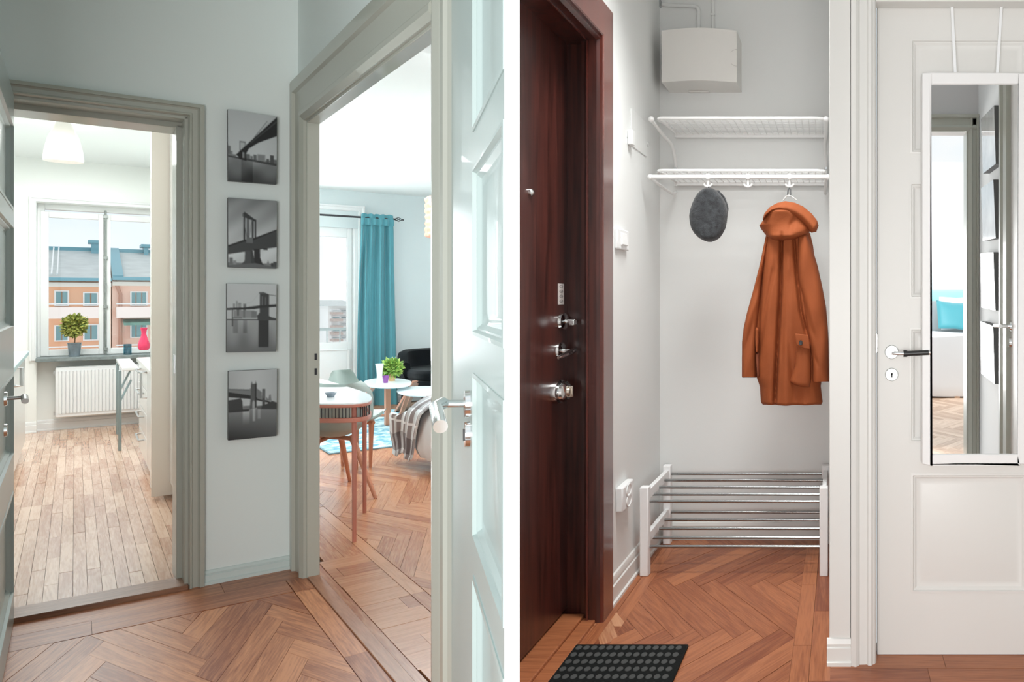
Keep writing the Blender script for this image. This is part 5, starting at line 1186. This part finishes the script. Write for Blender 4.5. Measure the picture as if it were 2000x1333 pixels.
# --- wall shelf with wire decks
YS = 3.63
z1_ = P(1440, 231, YS).z; z2_ = P(1440, 335, YS).z; xl0, xl1 = P(1273, 235, YS).x, P(1320, 262, YB).x; xr0 = P(1617, 235, YS).x
sh = thing('hat_shelf', 'white wire hat and coat shelf with two decks on the nook wall', 'shelf', ((xl0 + xr0) / 2, YB, z2_ - .05))
WR = mat('white_enamel', (.80, .80, .79), .35)
yb_ = YB - .02
def deck(z, yf, nm, nl, nc):
    pts = smooth_path([(xl0 + .045, yf, z), (xr0 - .03, yf, z)], 1)
    loop = [(xl0 + .05, yf, z), (xr0 - .05, yf, z), (xr0 - .02, yf + .012, z - .001), (xr0 - .012, yf + .04, z - .002), (xr0 - .012, yb_, z - .004), (xl1 + .01, yb_, z - .004), (xl0 + .035, yf + .08, z - .002), (xl0 + .022, yf + .03, z - .001), (xl0 + .03, yf + .008, z)]
    part('deck_frame', MB().tube(loop, .0075, 10, closed=True), WR, sh)
    part('rear_rail', MB().box(xl1, xr0 - .01, yb_ - .004, yb_ + .016, z - .022, z + .006), WR, sh, .002)
    mb = MB()
    for i in range(nl):
        y = yf + (yb_ - yf) * (i + 1) / (nl + 1); t = (i + 1) / (nl + 1); mb.tube([(xl0 + .03 + (xl1 - xl0 - .02) * t, y, z - .003), (xr0 - .014, y, z - .003)], .0017, 5)
    for i in range(nc):
        u = (i + .5) / nc; xa = xl0 + .04 + (xr0 - .05 - xl0) * u; xb = xl1 + .015 + (xr0 - .02 - xl1 - .015) * u; mb.tube([(xa, yf, z - .001), (xb, yb_, z - .006)], .0017, 5)
    part(nm, mb, WR, sh, kind='stuff')
deck(z1_, YS, 'wire_mesh', 9, 24); deck(z2_ + .004, YS + .0, 'wire_mesh', 5, 24)
zr_ = P(1440, 346, YS - .03).z
part('coat_rail', MB().tube([(xl0 + .002, YS - .03, zr_), (xr0, YS - .03, zr_)], .0105, 14), WR, sh)
part('rail_cap', MB().ball((xl0 + .0, YS - .03, zr_), .013, .013, .013, 12, 8), WR, sh)
part('rail_cap', MB().ball((xr0 - .0, YS - .03, zr_), .013, .013, .013, 12, 8), WR, sh)
for s, xf, xb in ((-1, xl0, xl1), (1, xr0 - .008, xr0 - .018)):
    t0 = (xf, YS - .01, z1_ - .008)
    part('bracket', MB().tube(smooth_path([t0, ((xf * .55 + xb * .45), YS + .17, z1_ - .045), (xb, YS + .26, z1_ - .075), (xb + .004, yb_ - .01, z1_ - .15), (xb + .004, yb_, z1_ - .20), (xb + .004, yb_, z2_ - .02)], 6), .0085, 10), WR, sh)
    part('bracket_tip', MB().ball(t0, .014, .014, .014, 12, 8), WR, sh)
    part('bolt', MB().lathe((xb + .004, yb_ - .010, z1_ - .175), [(.001, -.003), (.006, -.003), (.007, 0), (.001, .001)], 12, axis=1), STEEL, sh)
    part('lower_bracket', MB().tube(smooth_path([(xf, YS - .03, zr_ - .002), (xf * .5 + xb * .5, YS + .12, zr_ - .022), (xb, YS + .26, zr_ - .036), (xb + .004, yb_, zr_ - .02)], 5), .007, 8), WR, sh)
HKX = [P(x, 362, YS - .03).x for x in (1383, 1461, 1542)]
HY = YS - .03
for x in HKX:
    z0 = zr_ - .008
    hk = part('coat_hook', MB().tube([(x, HY, z0 + .004), (x, HY - .002, z0 - .034)], .0048, 10).tube(smooth_path([(x - .020, HY - .006, z0 - .024), (x - .012, HY - .004, z0 - .033), (x, HY - .002, z0 - .036), (x + .012, HY - .004, z0 - .033), (x + .020, HY - .006, z0 - .024)], 4), .005, 8), WR, sh)
    part('hook_clip', MB().box(x - .009, x + .009, HY - .013, HY + .013, z0 - .004, z0 + .022), WR, hk, .004)
# --- relief helper for cloth hanging flat
def relief(rows, Yb, th, fold=None, nu=44, nv=70, back=.35, edge=.5, top=.06, bot=.06, smooth=60):
    y0_, y1_ = rows[0][0], rows[-1][0]; mb = MB(); F_ = []; B_ = []
    for j in range(nv + 1):
        v = j / nv; py = y0_ + (y1_ - y0_) * v; xl, xr = lerp(rows, py); f = []; b2 = []
        tv = 1.0
        if top and v < top: tv = math.sqrt(max(0, 1 - (1 - v / top) ** 2))
        if bot and v > 1 - bot: tv *= math.sqrt(max(0, 1 - (1 - (1 - v) / bot) ** 2))
        for i in range(nu + 1):
            u = i / nu; px_ = xl + (xr - xl) * u; a = abs(2 * u - 1); pr = (max(0, 1 - a ** 3)) ** edge * tv
            q = P(px_, py, Yb); dep = th * pr + (fold(px_, py, u) * min(1, pr * 2.5) if fold else 0)
            f.append((q.x, Yb - dep, q.z)); b2.append((q.x, Yb + th * back * pr, q.z))
        F_.append(f); B_.append(b2)
    w_ = nu + 1; vs = [p for r in F_ for p in r] + [p for r in B_ for p in r]; k = (nv + 1) * w_; fs = []
    for j in range(nv):
        for i in range(nu): a = j * w_ + i; fs += [(a, a + 1, a + w_ + 1, a + w_), (k + a, k + a + w_, k + a + w_ + 1, k + a + 1)]
    rim = list(range(w_)) + [j * w_ + nu for j in range(1, nv + 1)] + [nv * w_ + i for i in range(nu - 1, -1, -1)] + [j * w_ for j in range(nv - 1, 0, -1)]
    for q_ in range(len(rim)): a, b2 = rim[q_], rim[(q_ + 1) % len(rim)]; fs.append((b2, a, k + a, k + b2))
    return mb.add(vs, fs)
# --- cap
CAPM = mat('grey_wool', (.035, .038, .042), .95, bump=.5, bscale=260, var=.5, vscale=60, sheen=.2)
rows = [(367, 1381, 1387), (370, 1374, 1396), (378, 1364, 1405), (388, 1357, 1413), (400, 1351.5, 1418.5), (412, 1347.5, 1421), (422, 1346, 1421), (434, 1347, 1419.5), (446, 1350, 1417), (456, 1356, 1412), (465, 1365, 1406), (470, 1374, 1398), (473, 1383, 1390)]
cp = thing('flat_cap', 'dark grey wool flat cap hanging from the left hook', 'cap', (P(1384, 370, HY).x, HY - .03, P(1384, 473, HY).z))
part('crown', relief(rows, HY - .02, .055, lambda x, y, u: .003 * math.sin(x * .09 + y * .03), 36, 44, back=.3, top=.10, bot=.10), CAPM, cp, smooth=60)
part('brim', relief([(372, 1396, 1404), (385, 1404, 1416), (400, 1410, 1421.5), (409, 1413, 1423), (418, 1412, 1421), (430, 1411, 1419)], HY + .005, .012, None, 8, 16, back=.5), CAPM, cp)
part('hang_loop', MB().tube([(HKX[0] + .004, HY - .006, zr_ - .045), (HKX[0] + .004, HY - .02, P(1384, 372, HY).z)], .003, 6), BLACK, cp)
# --- coat
OR = mat('rust_cotton', (.285, .071, .020), .78, bump=.10, bscale=300, var=.10, vscale=7, spec=.3)
OR2 = mat('rust_seam', (.20, .050, .018), .8)
YCo = HY - .0
ct = thing('coat', 'rust orange hooded parka hanging from the right hook', 'coat', (P(1540, 480, YCo).x, YCo, P(1545, 790, YCo).z))
def crease(x, y, pts, w, d):
    """groove of depth d along the polyline pts [(y, x)]"""
    if y < pts[0][0] - 12 or y > pts[-1][0] + 12: return 0
    xc = lerp(pts, y)[0]; k = min(1, (y - pts[0][0] + 12) / 24, (pts[-1][0] + 12 - y) / 24); return -d * max(0, k) * math.exp(-((x - xc) / w) ** 2)
def bodyf(x, y, u):
    s = .006 * math.sin(x * .11 + y * .012) * sm((y - 500) / 120)
    s += crease(x, y, [(462, 1528), (560, 1527), (668, 1521), (790, 1515)], 3.6, .040)
    s += crease(x, y, [(470, 1490), (560, 1487), (700, 1482)], 4, .018)
    s += crease(x, y, [(520, 1515), (610, 1497), (690, 1485)], 4, .010)
    s += crease(x, y, [(465, 1552), (540, 1558), (610, 1566), (655, 1577)], 3.2, .026)
    s += crease(x, y, [(540, 1543), (640, 1541), (740, 1549)], 5, .008)
    s += crease(x, y, [(480, 1537), (600, 1534), (700, 1530)], 5, .006)
    s += .012 * math.exp(-((x - 1540) / 9) ** 2) * sm((y - 470) / 50) - .0 + .010 * math.exp(-((x - 1506) / 10) ** 2)
    if y > 700: s += .004 * math.sin(x * .16 + 1) * sm((y - 700) / 50)
    return s
body = [(455, 1497, 1582), (480, 1492, 1588), (540, 1484, 1596), (600, 1479, 1603), (668, 1475, 1606), (735, 1477, 1606), (755, 1484, 1603), (786, 1486, 1607), (791, 1490, 1604)]
part('body', relief(body, YCo, .085, bodyf, 90, 110, back=.25, bot=.02, top=.02), OR, ct, smooth=60)
sl = [(455, 1499, 1512), (480, 1493, 1500), (520, 1484, 1494), (560, 1474, 1488), (610, 1459.5, 1483), (640, 1453, 1480), (668, 1449.5, 1479), (700, 1449, 1478.5), (738, 1449.5, 1477.5)]
part('sleeve', relief(sl, YCo - .01, .060, lambda x, y, u: crease(x, y, [(600, 1478), (650, 1468), (690, 1455)], 4, .006) + .004 * math.sin(y * .07 + u * 5), 24, 80, back=.5, top=.05, bot=.012), OR, ct, smooth=60)
sr = [(455, 1560, 1576), (480, 1556, 1585), (520, 1557, 1597), (560, 1560, 1606), (600, 1567, 1613.5), (640, 1576, 1617), (668, 1580, 1618.5), (705, 1584, 1619), (746, 1586, 1619.5)]
part('sleeve', relief(sr, YCo - .025, .085, lambda x, y, u: crease(x, y, [(560, 1562), (620, 1580), (660, 1592)], 5, .008) + crease(x, y, [(690, 1590), (720, 1602)], 4, .005) + .004 * math.sin(y * .06 + u * 6), 28, 80, back=.5, top=.05, bot=.012), OR, ct, smooth=60)
for r_, nm in (([(729, 1449.3, 1477.5), (731, 1449.3, 1477.5)], 'cuff_seam'),): pass
hoodlow = [(410, 1512, 1536), (416, 1500, 1560), (424, 1495, 1572), (434, 1488, 1580), (441, 1483, 1583.5), (448, 1487, 1584), (456, 1493, 1580), (462, 1498, 1570), (467, 1504, 1558), (470, 1510, 1547), (471.5, 1513, 1520)]
def hf(x, y, u): return crease(x, y, [(466, 1529), (478, 1529)], 3, .03) + .010 * math.sin((y - 410) * .09 + x * .03) + crease(x, y, [(420, 1560), (440, 1548), (452, 1545)], 5, .010)
part('hood', relief(hoodlow, YCo - .055, .085, hf, 50, 40, back=.5, top=.12, bot=.16, edge=.55), OR, ct, smooth=60)
top_ = [(0, 1489.5, 428), (.08, 1493, 417), (.2, 1503, 405), (.32, 1518, 396.5), (.44, 1534, 393), (.56, 1552, 396), (.68, 1568, 403), (.82, 1585, 417), (.93, 1596, 431), (1, 1598.5, 440)]
bot_ = [(0, 1490.5, 430), (.08, 1497, 420), (.2, 1508, 413.5), (.32, 1522, 412), (.44, 1538, 416.5), (.56, 1553, 423.5), (.68, 1566, 433), (.82, 1577, 445), (.93, 1584, 454), (1, 1594, 452)]
def rim_(u, v):
    a, b2 = lerp(top_, u), lerp(bot_, u); x, y = a[0] + (b2[0] - a[0]) * v, a[1] + (b2[1] - a[1]) * v
    e = min(1, u / .06, (1 - u) / .06); dep = .075 * math.sin(math.pi * min(1, .12 + v * .80)) ** .6 * (.35 + .65 * math.sqrt(max(0, e)))
    return P(x, y, YCo - .055 - dep - .030 * v * (1 - .4 * u))
mb = MB().grid(rim_, 60, 16, (0, .028, .0))
part('hood_rim', mb, OR, ct, smooth=60)
# pocket with flap and button
def yb2(px_, py_): return None
YP = YCo - .105
def slab(poly, yy, th, mm, name, parent, bevel=.003, lab=None):
    v = [P(x, y, yy) for x, y in poly]; n = len(v); mb = MB().add([tuple(a) for a in v] + [(a.x, yy + th, a.z) for a in v], [tuple(range(n)), tuple(range(2 * n - 1, n - 1, -1))] + [(i, n + i, n + (i + 1) % n, (i + 1) % n) for i in range(n)])
    return part(name, mb, mm, parent, bevel, label=lab)
pk = part('pocket', relief([(668, 1556, 1583), (690, 1553, 1584), (715, 1551, 1585), (735, 1545, 1585), (745, 1542, 1584.5), (752, 1552, 1583), (757, 1572, 1583)], YCo - .070, .045, lambda x, y, u: crease(x, y, [(690, 1551), (715, 1549), (725, 1547)], 3, .012), 20, 30, back=.4, top=.05, bot=.12), OR, ct, smooth=60)
fl_ = slab([(1553, 652), (1579, 655), (1582, 682), (1570, 681), (1555, 674)], YP - .020, .012, OR, 'pocket_flap', pk)
b0 = P(1564, 670, YP - .022); part('button', MB().lathe(tuple(b0), [(.001, -.005), (.010, -.006), (.0115, -.003), (.0115, .0), (.001, .001)], 20, sx=.75, axis=1), BLACK, fl_, label='black button')
part('pocket', relief([(640, 1476, 1482), (660, 1475, 1483), (690, 1477, 1481)], YCo - .05, .03, None, 8, 14, back=.4), OR, ct, smooth=60)
part('side_tab', relief([(688, 1477, 1482), (705, 1476, 1484), (738, 1480, 1484)], YCo - .04, .03, None, 8, 14, back=.4), OR2, ct, smooth=60)
# hem seams and loop
def seam(pts, Y, name='seam', r=.0011): return part(name, MB().tube([P(x, y, Y) for x, y in pts], r, 5), OR2, ct)
lz = P(1540, 375, HY).z
part('hanger_loop', MB().tube(smooth_path([(HKX[2] - .008, HY - .018, lz - .018), (HKX[2] - .004, HY - .008, lz + .012), (HKX[2] + .004, HY - .008, lz + .012), (HKX[2] + .006, HY - .018, lz - .016)], 4), .0032, 6), BLACK, ct)
part('neck_label', MB().tube(smooth_path([P(1529, 392, HY - .02), P(1540, 382, HY - .02), P(1556, 391, HY - .02)], 5), .003, 8), mat('clear_hanger', (.62, .62, .60), .2), ct)
# --- shoe rack
RY0, RY1 = 3.44, 3.935
zt = P(1258, 953, RY0).z; mfl = P(1249, 1127, RY0).x; 
lx0, lx1 = P(1249, 1000, RY0).x, P(1266, 1000, RY0).x; rx0, rx1 = P(1600.5, 1000, RY0).x, P(1617, 1000, RY0).x
sr_ = thing('shoe_rack', 'white framed shoe rack with two decks of chrome rods', 'shoe rack', ((lx0 + rx1) / 2, (RY0 + RY1) / 2, 0))
RKW = mat('rack_white', (.84, .84, .84), .45)
lw = lx1 - lx0
for xa, xb in ((lx0, lx1), (rx0, rx1)):
    for ya in (RY0, RY1 - .045): part('leg', MB().box(xa, xb, ya, ya + .045, 0, zt), RKW, sr_, .004)
    for py in (976, 1062):
        zc_ = P(1260, py, RY0).z + .008; part('side_rail', MB().box(xa + lw * .25, xb - lw * .2, RY0 + .04, RY1 - .04, zc_ - .022, zc_ + .022), RKW, sr_, .003)
ROD = mat('rod_chrome', (.32, .33, .33), .22, 1)
for base_y, ys_ in ((980, (980, 966, 952, 938.5, 926)), (1068, (1068, 1050.5, 1033, 1016, 1001))):
    for k, py in enumerate(ys_):
        y = RY0 + .03 + (RY1 - .03 - RY0 - .03) * k / 4; z = P(1400, py, y).z
        part('rod', MB().tube([(lx1 - .012, y, z), (rx0 + .012, y, z)], .0068, 12), ROD, sr_)
# --- doormat
dm = thing('doormat', 'black rubber doormat with rows of round dots', 'doormat', (P(1230, 1258, 0.0 + 2.7).x, 2.6, 0))
c1, c2, c3, c4 = [hit(x, y, 2, .012) for x, y in ((1120, 1258), (1345, 1258), (1325, 1333), (1060, 1333))]
ml, mr = c1.x, c2.x; my = c1.y
ml2 = ml - .0
part('mat_base', MB().prism([(ml, my), (mr, my), (mr - .0, my - .85), (ml - .0, my - .85)], .001, .011), mat('rubber_black', (.005, .006, .006), .9, bump=.1, bscale=150, spec=.2), dm, .003)
ca = hit(1128, 1268, 2, .012); cb = hit(1330, 1268, 2, .012); cy2 = hit(1200, 1281.5, 2, .012).y
nx = 14; dxx = (mr - ml - .03) / nx; dyy = .052
DOT = mat('rubber_dot', (.055, .058, .056), .85)
for j in range(15):
    for i in range(nx):
        cx_ = ml + .015 + dxx * (i + .5); cy_ = my - .03 - dyy * j
        r_ = dxx * .40; vs = [(r_ * math.cos(2 * math.pi * k / 14), r_ * 1.55 * math.sin(2 * math.pi * k / 14)) for k in range(14)]
        if i == 0 and j == 0:
            dm0 = part('dot', MB().add([(cx_ + a, cy_ + b2, .0108) for a, b2 in vs] + [(cx_ + a * .85, cy_ + b2 * .85, .0128) for a, b2 in vs], [(k, (k + 1) % 14, 14 + (k + 1) % 14, 14 + k) for k in range(14)] + [tuple(range(14, 28))]), DOT, dm); X0, Y0_ = cx_, cy_
        else: d_ = dm0.copy(); C.objects.link(d_); d_.location = (cx_ - X0, cy_ - Y0_, 0); BASE[d_.name] = BASE[dm.name]
# --- mirror
YM = YD - .050
mx0, mx1 = P(1801, 500, YM).x, P(2008, 500, YM).x; mz1, mz0 = P(1900, 142, YM).z, P(1900, 908, YM).z
gx0, gx1 = P(1819, 500, YM).x, P(1990, 500, YM).x; gz1, gz0 = P(1900, 164, YM).z, P(1900, 888, YM).z
mr_ = thing('wall_mirror', 'tall white framed mirror hanging over the white door from two straps', 'mirror', ((mx0 + mx1) / 2, YD, mz0))
part('frame', MB().box(mx0, gx0, YM, YD - .005, mz0, mz1).box(gx1, mx1, YM, YD - .005, mz0, mz1).box(gx0, gx1, YM, YD - .005, gz1, mz1).box(gx0, gx1, YM, YD - .005, mz0, gz0), mat('mirror_frame_white', (.79, .785, .78), .45), mr_, .004)
YG = YM + .008
part('glass', MB().box(gx0 - .001, gx1 + .001, YG, YG + .004, gz0 - .001, gz1 + .001), MIRROR, mr_)
part('backing', MB().box(gx0, gx1, YG + .005, YD - .004, gz0, gz1), mat('hardboard', (.3, .2, .12), .8), mr_)
for (xa, xb) in ((1859, 1866), (1956.5, 1948)):
    pA, pB = P(xa, 6, YD - .012), P(xb, 143, YM + .014)
    part('strap', MB().add([(pA.x - .005, pA.y, pA.z), (pA.x + .005, pA.y, pA.z), (pB.x + .005, pB.y, pB.z), (pB.x - .005, pB.y, pB.z), (pA.x - .005, pA.y + .004, pA.z), (pA.x + .005, pA.y + .004, pA.z), (pB.x + .005, pB.y + .004, pB.z), (pB.x - .005, pB.y + .004, pB.z)], [(0, 1, 2, 3), (4, 7, 6, 5), (0, 4, 5, 1), (1, 5, 6, 2), (2, 6, 7, 3), (3, 7, 4, 0)]), WHITEM, mr_, .001)
    part('strap_hook', MB().box(pA.x - .006, pA.x + .006, YD - .014, YD + .03, pA.z, pA.z + .006), WHITEM, mr_, .001)
# ============================================================ WHAT THE MIRROR SEES (behind and right of the camera)
def V(px_, py_, ax, val):
    """virtual point seen in the mirror -> real point"""
    q = hit(px_, py_, ax, 2 * YG - val if ax == 1 else val); return Vector((q.x, 2 * YG - q.y, q.z))
XS = .75; Yv = (XS * FL / (1911 - PX)); Yr = 2 * YG - Yv
fz = V(1880, 258, 1, Yr).z; cz_ = V(1880, 226, 1, Yr).z; ox = V(1891, 500, 1, Yr).x; sx_ = V(1911, 500, 1, Yr).x
struct('wall_side_hall', MB().box(XS, XS + .10, Yr - .1, 2.62, 0, HR), WALL_R, 'side hall wall with four prints, seen in the mirror')
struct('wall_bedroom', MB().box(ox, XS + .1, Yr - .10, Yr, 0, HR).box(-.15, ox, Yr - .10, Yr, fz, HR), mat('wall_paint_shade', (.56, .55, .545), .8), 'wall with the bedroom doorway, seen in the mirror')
bdz = thing('door_7', 'bedroom doorway architrave seen in the mirror', None, (ox, Yr, 0), kind='structure')
wq = sx_ - ox - .002
A = [(ox, Yr), (ox, Yr + .012), (ox + wq * .3, Yr + .028), (ox + wq * .42, Yr + .018), (ox + wq * .75, Yr + .018), (ox + wq * .82, Yr + .030), (ox + wq, Yr + .030), (ox + wq, Yr)]
part('architrave', MB().prism(A, 0, cz_ - .001).xprism([(Yr, fz), (Yr + .012, fz), (Yr + .028, fz + .02), (Yr + .018, fz + .035), (Yr + .018, cz_ - .02), (Yr + .030, cz_ - .015), (Yr + .034, cz_), (Yr, cz_)], 0, -.15, XS - .001), TRIM_L, bdz, smooth=20)
part('door_jamb', MB().box(ox - .01, ox + .002, Yr - .10, Yr + .005, 0, fz), TRIM_L, bdz)
fb2 = struct('floor', MB().box(-.2, 2.9, -5.6, Yr - .0, -.06, -.0125), DARKGAP, 'pale herringbone parquet of the bedroom seen in the mirror')
lay(fb2, herring([(.35, -5.3), (2.2, -5.3), (2.2, Yr - .02), (.35, Yr - .02)], .45, 7, 1.0, 1.6, 'x'), OAK_B)
# pictures on the side wall
for (tl, tr, br_, bl_, fn, lab) in (((1916, 232.6), (1941.6, 206), (1944.7, 320), (1919.7, 339.4), P1, 'print tilted on the side wall, topmost in the mirror'), ((1916, 368), (1940, 351), (1944.7, 465.6), (1919.7, 470.5), P2, 'print on the side wall, second from top in the mirror'),
                               ((1915, 496), (1940, 493), (1944, 607), (1917, 601), P3, 'print on the side wall, third from top in the mirror'), ((1915, 628), (1939.6, 637.6), (1942.6, 750.6), (1916.5, 730), P4, 'print on the side wall, lowest in the mirror')):
    c_ = [V(*p, 0, XS - .035) for p in (tl, tr, br_, bl_)]
    t = thing('canvas_print', 'bridge ' + lab, 'picture', tuple(c_[3]), 'bridge prints seen in the mirror')
    v = [(XS - .035, a.y, a.z) for a in c_]; v2 = [(XS - .001, a.y, a.z) for a in c_]
    part('stretcher_edge', MB().add([(x + .0006, y, z) for x, y, z in v] + v2, [(0, 1, 2, 3), (4, 7, 6, 5), (0, 4, 5, 1), (1, 5, 6, 2), (2, 6, 7, 3), (3, 7, 4, 0)]), CANV, t)
    VV = [Vector(a) for a in v]
    part('print', MB().add(v, [(0, 1, 2, 3)]), mat('gloss_print', (.55, .56, .56), .12, coat=.8, var=.5, vscale=4), t)
# door on the side wall
dq = thing('door_8', 'panelled door with chrome lever on the side hall wall, seen in the mirror', None, (XS, V(1975, 600, 0, XS).y, 0), kind='structure')
y1_, y2_ = V(1952, 600, 0, XS - .040).y, V(1966, 600, 0, XS - .03).y; w8 = .9; wc8 = y2_ - y1_
FD8 = Frame((XS - .012, y2_ + w8, 0), -math.pi / 2); BASE[dq.name] = (0, 0, 0); dq.location = FD8.w((0, 0, 0)); dq.rotation_euler = (0, 0, FD8.a)
zh = V(1970, 636, 0, XS).z; zk = V(1970, 667, 0, XS).z; xh = w8 - (V(1974, 600, 0, XS - .012).y - y2_)
use(FD8)
part('architrave', MB().prism([(w8, .012), (w8, -.020), (w8 + wc8 * .35, -.026), (w8 + wc8 * .4, -.012), (w8 + wc8 * .7, -.012), (w8 + wc8 * .75, -.030), (w8 + wc8, -.032), (w8 + wc8, .012)], 0, 2.25), TRIM_L, dq, smooth=20)
st = w8 - (V(1985.5, 600, 0, XS - .012).y - y2_)
leaf(dq, w8, 2.2, .011, [(.10, st, 1.66, 2.10), (.10, st, 1.20, 1.56), (.10, st, .86, 1.10), (.10, st, .16, .76)], DOORW, ylo=.010)
part('rose', MB().lathe((xh, 0, zh), [(.001, -.008), (.024, -.008), (.026, 0), (.001, 0)], 20, axis=1), CHROME, dq)
part('door_handle', MB().tube([(xh, 0, zh), (xh, -.045, zh)], .007, 10).tube([(xh - .01, -.045, zh), (xh + .10, -.048, zh - .002)], .008, 10), CHROME, dq)
part('key_escutcheon', MB().lathe((xh, 0, zk), [(.001, -.012), (.022, -.010), (.024, 0), (.001, 0)], 20, axis=1), CHROME, dq)
use(FR_)
# bed
yb_ = V(1870, 778, 2, 0).y; bx0_ = .70; bx1_ = V(1889, 700, 1, yb_).x + .0; zbt = V(1850, 655, 1, yb_ - .3).z; zbb = V(1850, 764, 1, yb_).z
bed = thing('bed', 'white made bed with turquoise pillow seen in the mirror', 'bed', ((bx0_ + bx1_) / 2, yb_ - 1, 0))
BW_ = mat('bed_linen_white', (.88, .89, .90), .8, bump=.3, bscale=5)
part('mattress', MB().grid(lambda u, v: (bx0_ - .3 + (bx1_ + 1.0 - bx0_) * u, yb_ + .02 - 1.6 * max(0, v - .3) / .7 + .012 * math.sin(u * 20), zbb + (zbt - zbb) * min(1, v / .3) + .012 * math.sin(9 * u + 5 * v)), 40, 30, (0, -.02, -.06)), BW_, bed, smooth=70)
part('bed_frame', MB().box(bx0_ - .3, bx1_ + .7, yb_ - 1.6, yb_ - .01, zbb - .05, zbb + .05), mat('frame_wood_light', (.62, .40, .26), .5), bed)
for pxx in (1870, 1800): x = V(pxx, 770, 1, yb_).x; part('leg', MB().box(x - .033, x + .033, yb_ - .07, yb_ - .01, 0, zbb - .04), MATS['frame_wood_light'], bed)
yh = yb_ - 1.62; hz1 = V(1850, 566, 1, yh).z
part('headboard', MB().box(bx0_ - .4, bx1_ + .8, yh - .08, yh, 0, V(1850, 588, 1, yh).z), mat('headboard_grey', (.42, .46, .47), .8), bed, .02)
part('headboard_cushion', MB().box(bx0_ - .4, bx1_ + .8, yh - .20, yh - .09, 0, hz1), mat('aqua_fabric', (.45, .78, .78), .8), bed, .03)
def pillow(name, lab, cx_, cy_, cz2, w, h, d, mm, cat, tilt=0):
    mb = MB(); n = 20; A = []
    for s in (-1, 1):
        A.append([[(cx_ + (2 * i / n - 1) * w, cy_ + s * d * ((1 - (2 * i / n - 1) ** 4) * (1 - (2 * j / n - 1) ** 4)) ** .5 - .12 * (2 * j / n - 1), cz2 + (2 * j / n - 1) * h * (1 - .08 * (1 - abs(2 * i / n - 1))) + tilt * (2 * i / n - 1)) for i in range(n + 1)] for j in range(n + 1)])
    vs = [p for s in A for r in s for p in r]; w_ = n + 1; k = w_ * w_; fs = []
    for j in range(n):
        for i in range(n): a = j * w_ + i; fs += [(a, a + 1, a + w_ + 1, a + w_), (k + a, k + a + w_, k + a + w_ + 1, k + a + 1)]
    return solo(name, mb.add(vs, fs), mm, lab, cat, (cx_, cy_, cz2 - h), smooth=60)
yp = yb_ - 1.30; pA, pB = V(1831, 594, 1, yp), V(1896, 640, 1, yp)
pillow('pillow', 'turquoise pillow propped on the bed in the mirror', (pA.x + pB.x) / 2, yp, (pA.z + pB.z) / 2, (pB.x - pA.x) / 2, (pA.z - pB.z) / 2 + .03, .07, mat('turquoise_satin', (.07, .36, .42), .45, sheen=.3, bump=.3, bscale=10), 'pillow', -.02)
pA, pB = V(1836, 584, 1, yp - .14), V(1905, 640, 1, yp - .14)
pillow('pillow', 'white pillow behind the turquoise one in the mirror', (pA.x + pB.x) / 2, yp - .14, (pA.z + pB.z) / 2, (pB.x - pA.x) / 2, (pA.z - pB.z) / 2 + .03, .06, BW_, 'pillow')
struct('wall_bedroom_back', MB().box(-.3, 3.2, yh - .42, yh - .30, 0, 3.2), mat('bedroom_white', (.93, .93, .93), .9), 'bright white bedroom wall behind the bed in the mirror')
